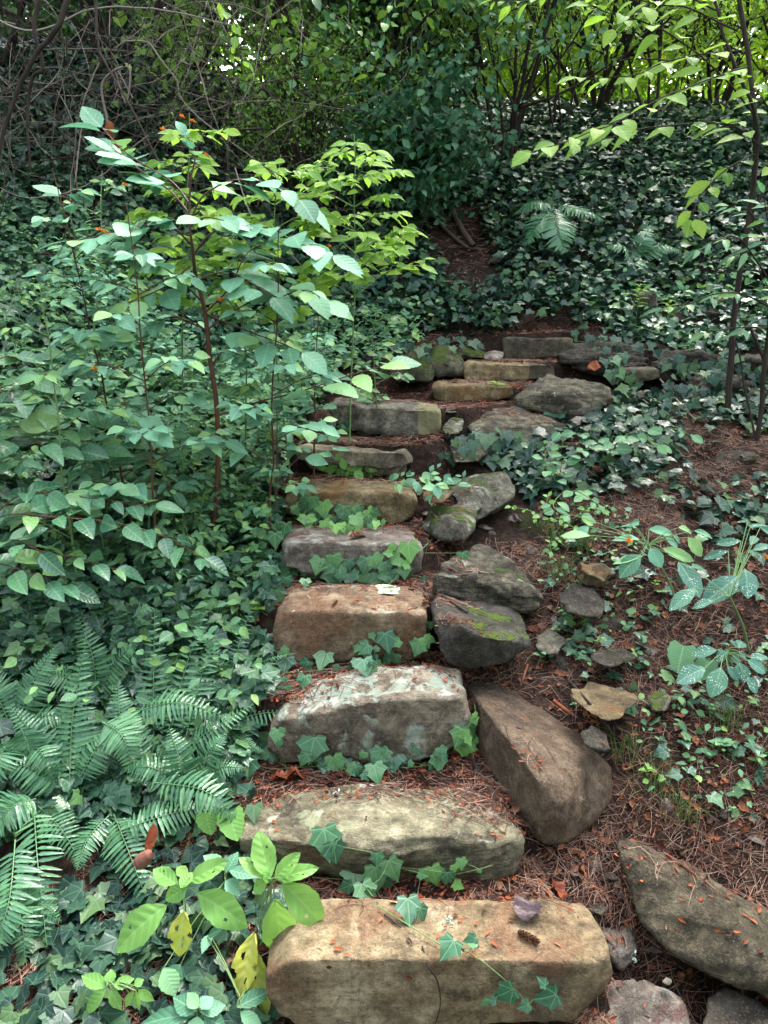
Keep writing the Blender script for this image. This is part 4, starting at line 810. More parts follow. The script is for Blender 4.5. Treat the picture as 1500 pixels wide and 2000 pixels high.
# (base px, mid px, tip px, heights above the ground, width)
fern('leathery fern with long hanging glossy fronds at the lower left edge', (40, 1640), [((66, 1575), (74, 1690), (92, 1850), .16, .17, .06, .115), ((70, 1560), (20, 1580), (-50, 1660), .15, .17, .1, .12), ((30, 1640), (15, 1770), (-30, 1880), .18, .16, .07, .12), ((70, 1570), (120, 1620), (165, 1700), .10, .12, .08, .09)])
fern('dark glossy fern partly under the curled brown leaf', (225, 1590), [((222, 1590), (250, 1660), (292, 1772), .10, .12, .05, .115), ((235, 1622), (330, 1590), (425, 1575), .14, .15, .1, .10), ((300, 1528), (400, 1545), (468, 1605), .18, .2, .12, .115), ((215, 1590), (170, 1640), (150, 1700), .1, .12, .08, .08)])
fern('upright fern with tall dark fronds at the left, above the hanging one', (140, 1520), [((135, 1540), (142, 1400), (165, 1265), .08, .2, .32, .13), ((130, 1530), (70, 1440), (20, 1380), .08, .2, .24, .11), ((120, 1540), (60, 1500), (-30, 1480), .08, .16, .18, .11), ((150, 1530), (190, 1460), (250, 1410), .1, .18, .2, .10), ((40, 1420), (55, 1460), (70, 1520), .25, .2, .12, .10)])
fern('fern with arching fronds reaching across toward the lichened step', (300, 1470), [((262, 1390), (350, 1372), (448, 1402), .22, .26, .2, .105), ((300, 1450), (300, 1330), (302, 1190), .08, .2, .3, .11), ((330, 1450), (355, 1330), (405, 1180), .08, .2, .32, .11), ((360, 1450), (390, 1330), (425, 1240), .08, .2, .28, .10), ((350, 1470), (420, 1420), (495, 1375), .12, .2, .22, .085), ((290, 1480), (250, 1440), (215, 1500), .15, .2, .12, .09), ((260, 1480), (235, 1400), (230, 1330), .1, .2, .25, .10)])
fern('small pale fern frond lying over the left end of the lichened step', (440, 1420), [((430, 1415), (520, 1392), (612, 1396), .10, .15, .14, .075), ((440, 1420), (480, 1450), (520, 1470), .1, .1, .06, .05)], mat=M_FERNL)
fern('fern with a drooping bright frond in the middle of the fern bank', (225, 1430), [((200, 1410), (240, 1440), (262, 1520), .22, .24, .12, .11), ((225, 1400), (260, 1420), (330, 1480), .22, .22, .1, .09), ((260, 1205), (285, 1185), (310, 1192), .25, .27, .22, .05)], mat=M_FERNL)
fern('low fern beside the grass at the left end of the orange-brown step', (470, 1320), [((450, 1330), (470, 1250), (500, 1160), .05, .14, .2, .06), ((470, 1320), (520, 1290), (580, 1275), .05, .1, .1, .035), ((440, 1330), (420, 1280), (395, 1220), .05, .14, .2, .06)])
fern('feathery pale fern standing behind the jewelweed near the middle', (715, 600), [((690, 580), (715, 545), (745, 535), .05, .2, .22, .10), ((700, 590), (700, 560), (675, 540), .05, .18, .2, .09)], mat=M_FERNL)
fern('small lacy fern at the left of the cracked step', (575, 830), [((548, 830), (575, 810), (608, 795), .06, .12, .13, .06), ((560, 835), (590, 825), (615, 822), .05, .08, .08, .05)], mat=M_FERNL)
fern('dark fern on the back bank, its fronds hanging', (1090, 440), [((1080, 400), (1090, 450), (1105, 500), .3, .32, .15, .28), ((1075, 410), (1050, 440), (1020, 480), .3, .3, .15, .24), ((1085, 400), (1140, 410), (1180, 430), .3, .34, .25, .2), ((1080, 400), (1040, 395), (1000, 420), .3, .33, .2, .2)])
fern('fern low on the back bank to the right of the hanging one', (1250, 510), [((1240, 500), (1255, 470), (1270, 440), .1, .25, .3, .2), ((1245, 505), (1215, 480), (1185, 480), .1, .22, .2, .2), ((1250, 505), (1290, 480), (1330, 490), .1, .22, .2, .2), ((1250, 500), (1240, 520), (1270, 540), .2, .2, .1, .16)])

fern('broad fern at the left edge with fronds fanning over the ivy', (30, 1440), [((30, 1440), (60, 1340), (110, 1260), .08, .22, .3, .12), ((30, 1440), (-10, 1350), (-40, 1300), .08, .2, .26, .12), ((30, 1440), (80, 1400), (150, 1400), .08, .2, .18, .10), ((20, 1440), (0, 1480), (-30, 1560), .1, .2, .1, .12), ((40, 1440), (80, 1470), (110, 1540), .1, .2, .1, .10)])
fern('dark fern low at the very bottom left, its fronds pointing down', (10, 1760), [((10, 1730), (40, 1790), (50, 1880), .1, .13, .05, .10), ((0, 1730), (-30, 1800), (-40, 1880), .1, .12, .05, .10), ((15, 1730), (70, 1760), (120, 1800), .1, .12, .06, .08)])
fern('fern tucked behind the dark glossy one, tips toward the sloping step', (380, 1540), [((370, 1540), (350, 1480), (330, 1420), .08, .2, .25, .10), ((380, 1540), (430, 1500), (480, 1500), .08, .15, .1, .07), ((370, 1540), (300, 1500), (240, 1500), .08, .18, .16, .10), ((380, 1540), (410, 1470), (440, 1430), .08, .2, .22, .08)])
fern('fern between the upright dark one and the steps, loosely spread', (190, 1360), [((190, 1360), (180, 1280), (150, 1200), .08, .22, .3, .10), ((190, 1360), (230, 1290), (270, 1250), .08, .2, .28, .10), ((190, 1360), (120, 1320), (70, 1320), .08, .2, .2, .10)])
# ================================================================ hero plants by leaf
def Hh(px, py, h): return G(px, py, h)
def leafset(L, T, rows, hub, hub_h, tmpl=None, tilt=.25, mat_rnd=None, nb=(0, -.5, .85)):
    hp = G(*hub, hub_h)
    for (bx, by, tx, ty, wpx, hb, ht) in rows:
        b = G(bx, by, hb); t = G(tx, ty, ht); sc = (b[1]*.966+.3)/FPX
        nn = nrm(np.array(nb)+RN.normal(0, tilt*.6, 3))
        hero_leaf(L, b, t, wpx*sc, nn, tmpl=tmpl, curl=random.uniform(.05, .25))
        T.add(bez([hp, hp*.5+b*.5+np.array([0, 0, .01]), b], 5), .0022, .0014, 4)
    return hp
def leafplant(name, label, foot, hub, hub_h, rows, mat, tmpl=None, r=.004, extra=None, cat='plant', smat=None, **k):
    g = G(*foot); root = empty(name, g, label, cat); L = Leaves(); T = Tubes()
    hp = leafset(L, T, rows, hub, hub_h, tmpl, **k); T.add(bez([g-np.array([0, 0, .01]), g*.5+hp*.5+np.array([.01, 0, 0]), hp], 8), r, r*.6, 6)
    T.build('stem', smat or M_STEM, root); L.build('foliage', mat, root)
    if extra:
        L2 = Leaves(); T2 = Tubes(); leafset(L2, T2, extra[0], hub, hub_h*.8, extra[2] if len(extra) > 2 else None); L2.build('withered_foliage', extra[1], root); T2.build('leaf_stalk', M_STEM, root)
    return root
OVW = gridleaf(18, 7, .34, .5, .8, .014, (), 3); OVP = gridleaf(36, 13, .34, .5, .8, .022, ((.13, .62, .022, .03), (-.1, .4, .015, .02), (.05, .3, .012, .014)), 4)
def holed(T, cells):
    V, F = T; return V, np.array([f for i, f in enumerate(F) if i not in cells])
OVH = gridleaf(40, 15, .33, .5, .7, .05, ((.12, .37, .045, .06), (.30, .68, .12, .09), (-.30, .48, .10, .06), (-.09, .72, .03, .05)), 8)
leafplant('broadleaf_weed', 'bright green broad-leaved weed with insect holes, left one of the front pair', (352, 1850), (358, 1738), .20,
  [(326, 1768, 214, 1844, 66, .20, .15), (347, 1727, 296, 1698, 38, .23, .24), (368, 1722, 444, 1682, 42, .23, .24), (366, 1712, 345, 1690, 24, .24, .26), (366, 1730, 322, 1763, 36, .24, .22), (385, 1745, 484, 1801, 66, .21, .17), (352, 1735, 372, 1700, 26, .25, .27)],
  M_POKE, OVP, extra=([(360, 1780, 343, 1874, 50, .19, .08)], M_YELL, OVH))
leafplant('broadleaf_weed', 'bright green broad-leaved weed leaning on the lowest step, right one of the front pair', (505, 1850), (530, 1726), .22,
  [(527, 1718, 503, 1622, 52, .26, .30), (536, 1716, 585, 1668, 34, .26, .28), (540, 1718, 620, 1690, 36, .25, .25), (552, 1724, 643, 1810, 66, .24, .17), (522, 1720, 472, 1666, 32, .25, .26), (522, 1722, 492, 1742, 30, .25, .23), (538, 1756, 552, 1878, 76, .23, .12), (527, 1724, 520, 1700, 26, .26, .28)],
  M_POKE, OVP, extra=([(497, 1822, 458, 1950, 52, .16, .06), (500, 1855, 508, 1988, 44, .14, .05)], M_YELL, OVH))
leafplant('creeper_sprig', 'teal five-fingered creeper leaf in front of the lowest step corner', (470, 1990), (385, 1972), .10,
  [(385, 1975, 335, 1950, 44, .10, .11), (388, 1968, 362, 1940, 30, .11, .13), (392, 1970, 415, 1945, 34, .11, .13), (392, 1978, 442, 1962, 36, .1, .11), (385, 1985, 380, 2030, 40, .1, .08), (398, 1985, 440, 2010, 38, .1, .08), (380, 1982, 262, 1988, 40, .09, .08)], M_TEAL, OV)
leafplant('creeper_sprig', 'teal creeper leaf reaching over the left corner of the lowest step', (480, 1900), (470, 1950), .10, [(462, 1968, 532, 1932, 36, .11, .12), (470, 1975, 510, 2010, 30, .1, .08), (405, 1830, 440, 1810, 22, .1, .12), (410, 1825, 395, 1860, 22, .1, .1)], M_TEAL, OV)
leafplant('creeper_sprig', 'fresh green creeper leaf with pointed leaflets near the bottom left corner', (215, 1960), (212, 1925), .11,
  [(208, 1928, 155, 1905, 34, .11, .12), (214, 1922, 216, 1892, 26, .12, .13), (208, 1932, 160, 1985, 34, .11, .08), (216, 1932, 236, 1975, 26, .11, .08), (222, 1925, 262, 1915, 28, .12, .12), (262, 1935, 240, 1972, 18, .12, .09), (266, 1935, 270, 1978, 14, .12, .09), (270, 1932, 298, 1960, 22, .12, .1), (262, 1925, 280, 1912, 20, .13, .14)], M_POKE, OV)
leafplant('creeper_sprig', 'dark teal serrated leaflets between the two front weeds', (440, 1740), (440, 1720), .12,
  [(440, 1720, 470, 1742, 34, .13, .1), (442, 1705, 462, 1662, 30, .14, .16), (438, 1700, 400, 1660, 30, .14, .15), (448, 1700, 500, 1712, 30, .14, .13), (340, 1910, 352, 1888, 40, .06, .1), (320, 1890, 345, 1945, 46, .1, .06)], M_TEAL, OV)
for (x, y, sx, lb) in [(450, 1612, 56, 'round scalloped bright leaf beside the yellow-grey step'), (403, 1608, 44, 'round scalloped leaf just left of the bigger one by the yellow-grey step'), (1150, 1280, 54, None)][:2]:
    leafplant('round_leaf_plant', lb, (x, y+30), (x, y-10), .1, [(x, y-sx*.45, x+4, y+sx*.5, sx*1.05, .13, .10)], M_POKE, HEART)
leafplant('round_leaf_plant', 'pair of veined heart-shaped leaves under the right jewelweed', (1345, 1330), (1340, 1270), .10, [(1335, 1262, 1322, 1312, 56, .12, .07), (1382, 1290, 1372, 1330, 44, .1, .05)], M_BERRY, HEART)

def offs(rows, ox, oy, s=.5, hb=.2, dh=-.03): return [(ox+a*s, oy+b*s, ox+c*s, oy+d*s, w*s, hb, hb+dh) for a, b, c, d, w in rows]
R6 = (750, 1000)
r = leafplant('jewelweed', 'jewelweed with rain-spotted teal leaves and orange flowers at the right edge', (1465, 1275), (1425, 1165), .30,
  offs([(1150, 195, 1245, 325, 90), (1215, 300, 1122, 372, 62), (1385, 250, 1255, 352, 92), (1410, 222, 1432, 325, 84), (1395, 112, 1298, 126, 34), (1345, 152, 1250, 178, 34), (1420, 152, 1510, 170, 34), (1430, 130, 1460, 80, 34), (1440, 150, 1520, 120, 34), (1290, 345, 1200, 370, 40), (1420, 40, 1375, 35, 24), (1430, 60, 1500, 45, 30), (1470, 60, 1530, 90, 30)], *R6, hb=.32), M_TEALS, OVW, r=.006, tilt=.3)
for f in [(1496, 1086, 1.0)]: flower(r, G(1496, 1088, .33), .03)
r = leafplant('jewelweed', 'jewelweed with smooth teal leaves and one orange flower, left of the spotted one', (1330, 1190), (1265, 1065), .26,
  offs([(1002, 168, 912, 238, 74), (998, 108, 888, 92, 46), (985, 62, 912, 40, 38), (1035, 68, 1140, 78, 42), (1150, 60, 1212, 72, 32), (1040, 140, 1085, 215, 56), (1088, 142, 1218, 192, 48), (1188, 100, 1250, 168, 52), (1212, 74, 1292, 88, 30), (1200, 215, 1255, 215, 38), (800, 58, 745, 92, 40), (805, 92, 686, 92, 68), (770, 22, 822, 50, 36), (1010, 172, 890, 195, 36), (1100, 100, 1150, 135, 30), (960, 50, 1010, 30, 26), (1130, 90, 1160, 120, 34)], *R6, hb=.28), M_TEAL, OVW, r=.005, tilt=.3, nb=(0, -.65, .75))
flower(r, G(1228, 1056, .31), .035)
leafplant('jewelweed', 'low whorl of teal jewelweed leaves under the spotted plant', (1440, 1340), (1415, 1275), .16,
  offs([(1300, 540, 1198, 548, 56), (1255, 610, 1138, 655, 78), (1315, 608, 1292, 722, 78), (1345, 545, 1290, 575, 50), (1350, 520, 1300, 508, 30), (1380, 530, 1365, 495, 40), (1385, 530, 1405, 500, 44), (1385, 545, 1425, 580, 36), (1420, 580, 1496, 622, 68), (1388, 588, 1408, 665, 60), (1420, 645, 1462, 708, 60), (1430, 570, 1500, 560, 44), (1340, 600, 1390, 660, 40)], *R6, hb=.19), M_TEALS, OVW, r=.004)
# small seedlings
def seedling(label, x, y, n, size, mat, h=.08, tm=None):
    g = G(x, y); root = empty('seedling', g, label, 'seedling'); L = Leaves(); T = Tubes(); top = g+np.array([.01, -.01, h]); T.add(bez([g, top], 5), .0018, .001, 4)
    for i in range(n):
        a = i*2.4+random.random(); q = .45+.55*(i+1)/n; p = g*(1-q)+top*q; ax = np.array([math.cos(a), math.sin(a), random.uniform(-.1, .5)]); L.add(OV if tm is None else tm, [p], [ax], np.array([[-ax[0]*.3, -ax[1]*.3-.2, 1.]]), size*(1.1-.3*q))
    T.build('stem', M_STEM, root); L.build('foliage', mat, root)
for a in [('bright yellow-green seedling on the tread behind the cracked step', 965, 775, 8, .075, M_LIME, .09), ('pale green seedling by the grass on the right slope', 1258, 1520, 5, .035, M_POKE, .05), ('three-leaved bright seedling at the right on the litter', 1275, 1150, 7, .02, M_LIME, .04),
          ('narrow-leaved seedling on the soil right of the charcoal boulder', 1135, 1240, 12, .03, M_LIME, .09), ('narrow-leaved green seedling below the first one on the slope', 1165, 1265, 8, .028, M_POKE, .05), ('seedling with two oval leaves against the brown boulder top', 1050, 1305, 3, .04, M_BERRY, .07),
          ('little trailing seedling above the small slaty stone', 1115, 1380, 8, .014, M_BERRY, .02), ('clump of clover-like leaves under the low jewelweed whorl', 1385, 1400, 16, .022, M_MID, .05), ('rounded soft-leaved plant at the right, below the clover clump', 1400, 1470, 7, .045, M_BERRY, .05), ('rounded soft-leaved plant close to the right edge', 1470, 1500, 6, .035, M_MID, .05),
          ('tiny seedling on the lower right litter', 1420, 1590, 7, .018, M_MID, .03), ('pale seedling at the left corner of the lowest step', 668, 1790, 9, .022, M_POKE, .05), ('seedling with long pale leaf left of the orange-brown step', 505, 1215, 5, .055, M_LIME, .08), ('yellowed seedling below the long pale leaf', 490, 1265, 4, .03, M_YELL, .05),
          ('yellow-green seedling on the mossy wall terrace', 1300, 640, 10, .09, M_LIME, .2), ('tall bright seedling on the terrace left of the sapling', 1240, 640, 14, .09, M_LIME, .3), ('dark leafy seedling under the bright one on the terrace', 1340, 720, 12, .08, M_MID, .2)]:
    seedling(*a, tm=LANCE if 'narrow' in a[0] or 'terrace' in a[0] else None)

# ================================================================ trailing ivy and creepers over the steps
def sprig(label, stem_px, leaves, mat=None, off=.012, tmpl=None, stem=True, name='ivy_sprig', cat='ivy sprig'):
    tmpl = IVY if tmpl is None else tmpl
    pts_ = []
    for (x, y) in stem_px:
        p, n = S(x, y); pts_.append(p + n*off*.6 + np.array([0, -.004, .004]))
    root = empty(name, pts_[0], label, cat); T = Tubes(); L = Leaves()
    if len(pts_) > 1: pl = bez(pts_, 8*len(pts_)); T.add(pl, .0017, .0012, 5)
    for row in leaves:
        x, y, sz, ang = row[:4]; p, n = S(x, y); sc = (p[1]*.966+.3)/FPX
        lift = np.array([0, -.02, .016]) + n*off
        a = math.radians(ang); right = np.array([1., 0, 0]); upv = UPV
        nn = nrm(n*.45 + np.array([0, -.6, .5]) + RN.normal(0, .12, 3)); ax = right*math.sin(a) - upv*math.cos(a); ax = nrm(ax - nn*(ax@nn)*.95)
        l = sz*sc*.95; c = p + lift
        L.add(tmpl, [c - ax*l*.42], [ax], nn, l, row[4] if len(row) > 4 else None, random.uniform(.02, .22), [random.uniform(.92, 1.12)])
        for z_ in range(2):
            c2 = c + right*RN.normal(0, 1.)*l*.75 + upv*RN.normal(0, .5)*l*.6 - np.array([0, .003, -.004]); l2 = l*random.uniform(.4, .75); a2 = a+RN.normal(0, .6); x2 = nrm(right*math.sin(a2)-upv*math.cos(a2)); n2 = nrm(nn+RN.normal(0, .25, 3)); L.add(tmpl, [c2], [x2], n2, l2, None, random.uniform(.0, .3)); T.add(bez([p, (p+c2)/2, c2], 5), .0009, .0008, 3)
        q = pl[np.argmin(np.linalg.norm(pl-c, axis=1))] if len(pts_) > 1 else p
        T.add(bez([q, (q+c)/2+np.array([0, -.004, .004]), c-ax*l*.42], 5), .001, .0009, 3)
    T.build('stem', M_STEM, root); L.build('foliage', mat or M_IVYL, root); return root
M_IVYM = leaf_mat('fresh_ivy_leaf', [(.022, .078, .036), (.038, .118, .050), (.075, .19, .06)], 0.3, .16, None, (.16, .30, .17), 'palm', .55, spec=0.35)
sprig('long ivy runner trailing diagonally down over the lowest step with five leaves', [(740, 1776), (800, 1812), (860, 1850), (915, 1865), (980, 1905), (1030, 1955), (1068, 2000)], [(800, 1785, 58, 5), (873, 1860, 48, -30), (922, 1852, 15, 10), (980, 1928, 50, -60), (1062, 1937, 54, -75)], M_IVYM)
sprig('cluster of ivy leaves in front of the yellow-grey sloping step', [(610, 1718), (660, 1722), (700, 1726), (740, 1770)], [(640, 1648, 66, 12), (768, 1692, 50, 30), (735, 1708, 56, 5), (690, 1724, 50, -10), (715, 1752, 52, 15)], M_IVYM)
sprig('two yellow-green ivy leaves on a pale runner under the sloping step', [(960, 1688), (920, 1698), (870, 1708)], [(850, 1704, 44, 20), (901, 1682, 26, 10)], M_IVYL)
sprig('ivy leaves at the foot of the lichened step, left group', [(560, 1505), (620, 1502), (700, 1508)], [(612, 1462, 58, -10), (638, 1500, 48, -10), (655, 1490, 46, 15), (678, 1490, 40, 20), (540, 1480, 46, -10), (512, 1455, 46, 10), (545, 1440, 34, 0), (488, 1510, 44, 0)], M_IVYM)
sprig('ivy leaves at the foot of the lichened step, middle group', [(700, 1512), (760, 1506), (830, 1500), (860, 1490)], [(738, 1478, 40, -30), (765, 1496, 56, 0), (794, 1488, 40, 30), (735, 1518, 44, 15), (850, 1482, 36, 10), (862, 1468, 28, 30), (856, 1500, 36, 0)], M_IVYM)
sprig('bright ivy shoot climbing between the lichened step and the brown boulder', [(925, 1490), (920, 1450), (932, 1400), (930, 1375)], [(895, 1440, 42, -20), (915, 1430, 34, 25), (908, 1468, 40, 0), (932, 1410, 20, 20), (918, 1450, 26, 0)], M_IVYL)
sprig('ivy leaves on the litter in front of the square orange-brown step', [(560, 1318), (640, 1312), (720, 1300), (800, 1290)], [(560, 1308, 38, 0), (630, 1300, 46, -15), (696, 1306, 26, -10), (716, 1312, 42, 10), (755, 1256, 44, 10), (765, 1286, 34, -30), (710, 1268, 30, -50), (600, 1338, 30, 0), (530, 1340, 46, 0), (520, 1300, 40, 0), (715, 1280, 20, 0)], M_IVYM)
sprig('yellowish ivy pair at the right end of the square orange-brown step', [(840, 1290), (830, 1262)], [(814, 1266, 34, -25), (830, 1255, 26, 30), (838, 1225, 16, 0)], M_IVYL)
sprig('dense ivy fringe along the foot of the purplish grey step', [(500, 1140), (560, 1128), (640, 1132), (700, 1140), (770, 1150)], [(500, 1115, 48, -10), (545, 1105, 50, 0), (575, 1115, 40, 20), (562, 1128, 40, -20), (622, 1108, 36, -20), (655, 1100, 34, 10, .9), (620, 1128, 34, 0), (650, 1130, 38, 10), (680, 1138, 40, 0), (668, 1120, 30, 20), (715, 1108, 38, -10), (735, 1100, 34, 30), (740, 1138, 40, 0), (756, 1128, 34, 20), (790, 1120, 30, 10, .8), (510, 1160, 44, 0), (540, 1150, 38, 20), (598, 1148, 22, 0, 1.)], M_IVYM)
sprig('ivy leaf on the speckled lichen end of the purplish grey step', [(845, 1052), (820, 1075), (790, 1100)], [(798, 1080, 40, 5), (842, 1052, 12, 30), (770, 1096, 30, -60)], M_IVYL)
sprig('mixed ivy trail hanging over the low orange-brown step', [(545, 1020), (600, 1010), (660, 1018), (720, 1030)], [(520, 990, 40, 0), (555, 998, 44, -10), (605, 988, 38, -20), (635, 998, 36, 10), (618, 1012, 32, 0), (585, 1002, 30, 30), (670, 1005, 36, -10), (690, 1012, 44, 10), (600, 1028, 34, 0), (700, 1028, 36, 20), (725, 1008, 30, 40, 1.), (655, 1042, 26, 0, 1.), (560, 1045, 36, 0), (540, 1060, 34, 0), (670, 1040, 24, 10, 1.), (530, 1030, 34, 0), (735, 1035, 20, 0)], M_IVYL)
sprig('creeper with small pointed leaflets on the tread of the pale wedge step', [(640, 935), (690, 925), (730, 935)], [(650, 918, 30, -60), (665, 925, 26, 10), (672, 908, 26, -160), (685, 915, 28, 60), (690, 930, 30, -60), (700, 936, 30, 0), (710, 930, 30, 60), (722, 920, 28, 70), (735, 928, 24, 60), (700, 920, 24, 160)], M_POKE, tmpl=OVL, name='creeper_sprig', cat='creeper')
sprig('teal creeper trailing from the pale wedge step onto the mossy rock', [(760, 950), (820, 945), (860, 950), (920, 950)], [(770, 940, 26, -60), (800, 950, 30, -50), (812, 958, 32, 0), (825, 946, 28, 60), (838, 940, 28, 90), (840, 962, 30, -70), (852, 968, 32, 0), (862, 958, 28, 50), (875, 950, 26, 80), (888, 948, 26, 100), (905, 955, 28, 90), (800, 935, 24, 150), (830, 932, 24, 130), (870, 940, 24, 150), (780, 962, 22, 0)], M_TEAL, tmpl=OVL, name='creeper_sprig', cat='creeper')
sprig('few ivy leaves under the cracked step', [(640, 845), (690, 850)], [(650, 838, 26, 0), (680, 836, 24, 0), (708, 848, 18, 40), (640, 852, 20, 0)], M_IVYM)
sprig('ivy hanging down the low wall beside the lens-shaped rock', [(1190, 720), (1200, 760), (1220, 800), (1200, 850), (1150, 860)], [(1180, 715, 26, 0), (1200, 712, 24, 20), (1215, 705, 24, 10), (1195, 740, 28, 0), (1210, 735, 22, 30), (1200, 790, 26, 0), (1215, 770, 22, 0), (1235, 765, 22, 0), (1250, 780, 22, 20), (1210, 815, 30, 0), (1190, 830, 30, -20), (1170, 845, 30, 0), (1230, 745, 22, 20), (1280, 800, 24, 0), (1240, 830, 30, 0), (1270, 850, 28, 20)], M_IVY)
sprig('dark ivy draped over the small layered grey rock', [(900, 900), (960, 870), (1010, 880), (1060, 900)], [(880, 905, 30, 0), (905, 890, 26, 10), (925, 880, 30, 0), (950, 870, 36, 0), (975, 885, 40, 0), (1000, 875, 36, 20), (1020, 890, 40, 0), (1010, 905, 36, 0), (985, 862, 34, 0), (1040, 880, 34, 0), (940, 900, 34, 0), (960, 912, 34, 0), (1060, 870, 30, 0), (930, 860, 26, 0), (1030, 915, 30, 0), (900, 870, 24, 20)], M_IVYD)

def drape(label, x0, x1, y0, y1, n, sz, mat):
    sprig(label, [(x0, y0), ((x0+x1)/2, (y0+y1)/2-6), (x1, y1)], [(x0+(x1-x0)*(i+.5)/n+random.uniform(-8, 8), y0+(y1-y0)*(i+.5)/n+random.uniform(-16, 16), random.uniform(*sz), random.uniform(-40, 40)) for i in range(n)], mat)
drape('ivy draped along the dark flaky ledge above the low wall', 1120, 1290, 668, 690, 9, (16, 26), M_IVYD)
drape('ivy covering the dark wall blocks left of the sapling trunk', 1290, 1420, 712, 742, 12, (18, 28), M_IVYD)
drape('ivy covering the dark wall blocks at the right edge', 1400, 1520, 700, 760, 12, (18, 30), M_IVYD)
drape('ivy hanging low on the wall foot behind the sapling trunks', 1300, 1480, 775, 800, 12, (20, 30), M_IVYD)
drape('ivy strand over the mossy bank stones left of the upper steps', 765, 930, 690, 668, 8, (16, 26), M_IVYD)
# raspberry-like bush right of the steps
def canes(name, label, cat, foot, polys, mat, size, nper, tmpl, r=.003, smat=None, group=None, tilt=.25, droop=.2, thick=None):
    g = G(*foot) if len(foot) == 2 else np.array(foot, float); root = empty(name, g, label, cat, group); L = Leaves(); T = Tubes()
    for i, pl in enumerate(polys):
        P_ = [G(*q) if len(q) == 3 and q[2] < 1.2 else W(*q) for q in pl]
        c = wiggle(bez(P_, 8*len(P_)), .008); T.add(c, r if thick is None else thick[i], r*.4, 6)
        n = nper if isinstance(nper, int) else nper[i]
        if n: twig_leaves(L, T, c, tmpl, n, size, droop=droop, tilt=tilt, start=.2)
    T.build('stem', smat or M_STEM, root); L.build('foliage', mat, root); return root
canes('bramble', 'soft green bramble with toothed leaves in the ivy right of the mossy rock', 'bramble', (1100, 960), [[(1100, 960, .0), (1095, 920, .12), (1110, 890, .2), (1160, 875, .25)], [(1100, 960, 0), (1080, 930, .12), (1065, 890, .2), (1080, 860, .26)], [(1100, 960, .02), (1130, 960, .12), (1170, 985, .16)], [(1100, 960, .02), (1080, 985, .12), (1090, 1000, .16), (1140, 1010, .2)]], M_BERRY, .085, [9, 9, 6, 7], OVW, smat=M_STEM)
canes('bramble', 'arching bramble spray with broad toothed leaves toward the right', 'bramble', (1180, 900), [[(1180, 910, 0), (1200, 870, .2), (1240, 850, .3), (1290, 870, .28)], [(1180, 910, 0), (1220, 850, .25), (1300, 835, .3), (1350, 850, .3)], [(1180, 910, 0), (1170, 860, .2), (1120, 845, .26)]], M_BERRY, .095, [8, 9, 6], OVW)
canes('bramble', 'small-leaved pale plant beside the grass above the layered rock', 'plant', (1050, 1020), [[(1050, 1030, 0), (1040, 1000, .08), (1000, 990, .12)], [(1050, 1030, 0), (1060, 1000, .1), (1070, 970, .15)], [(1050, 1030, 0), (1090, 1010, .08), (1120, 1030, .1)], [(1080, 1090, 0), (1075, 1060, .06), (1100, 1050, .1)], [(1130, 1010, 0), (1150, 990, .1), (1180, 1000, .12)]], M_POKE, .045, 7, OVL)
# ================================================================ jewelweed stand and sapling on the left
g = G(412, 1075); Ysap = g[1]
root = empty('sapling', g, 'dark-stemmed sapling with flat tiers of teal leaves, standing alone in the left bank', 'sapling')
T = Tubes(); L = Leaves()
st = [W(412, 1078, Ysap), W(424, 950, Ysap), (W(424, 800, Ysap)), W(408, 680, Ysap), W(398, 600, Ysap), W(382, 540, Ysap)]
T.add(wiggle(bez(st, 40), .004), .0125, .0085, 8)
T.add(wiggle(bez([st[5], W(376, 480, Ysap-.03), W(370, 420, Ysap-.02), W(372, 340, Ysap)], 20), .006), .008, .003, 6)
OVT = ovate(15, .32, .45, .05, .05, .85)
BR = [([(424, 812), (500, 785), (600, 760), (700, 728), (760, 712)], .15, 7), ([(412, 720), (430, 690), (470, 650)], .05, 5), ([(400, 612), (450, 560), (480, 500), (520, 470)], -.1, 8), ([(400, 612), (470, 640), (520, 660), (590, 690)], -.15, 7),
      ([(395, 590), (350, 545), (290, 510), (240, 500)], -.12, 8), ([(385, 560), (330, 540), (260, 480), (200, 430), (120, 380)], .1, 10), ([(376, 500), (420, 450), (500, 440), (590, 470), (650, 500)], -.15, 10), ([(376, 480), (330, 440), (260, 445), (180, 465), (130, 470)], -.22, 8),
      ([(372, 430), (400, 380), (470, 350), (560, 370), (600, 400)], 0, 9), ([(372, 420), (330, 370), (270, 330), (220, 290)], .1, 9), ([(372, 400), (330, 350), (250, 300), (200, 250)], .2, 9), ([(380, 550), (440, 530), (480, 545), (530, 580)], -.25, 7), ([(370, 520), (320, 560), (250, 590)], -.2, 6), ([(395, 640), (340, 620), (290, 640), (230, 660)], -.15, 6), ([(372, 350), (380, 300), (360, 260)], 0, 5), ([(372, 440), (400, 425), (440, 430)], -.3, 4), ([(410, 640), (470, 600), (560, 560), (640, 590)], .1, 8)]
for pl, dy, n in BR:
    n = int(n*1.35); k = len(pl); c = wiggle(bez([W(x, y, Ysap + dy*(i/(k-1))) for i, (x, y) in enumerate(pl)], 20), .008); T.add(c, .0045, .0015, 5)
    twig_leaves(L, T, c, OVT, n, min(random.uniform(.16, .22), .35*np.linalg.norm(c[-1]-c[0])+.03), start=.25, droop=.08, tilt=.16, side=.9)
T.build('stem', M_RED, root); L.build('foliage', M_TEAL, root)


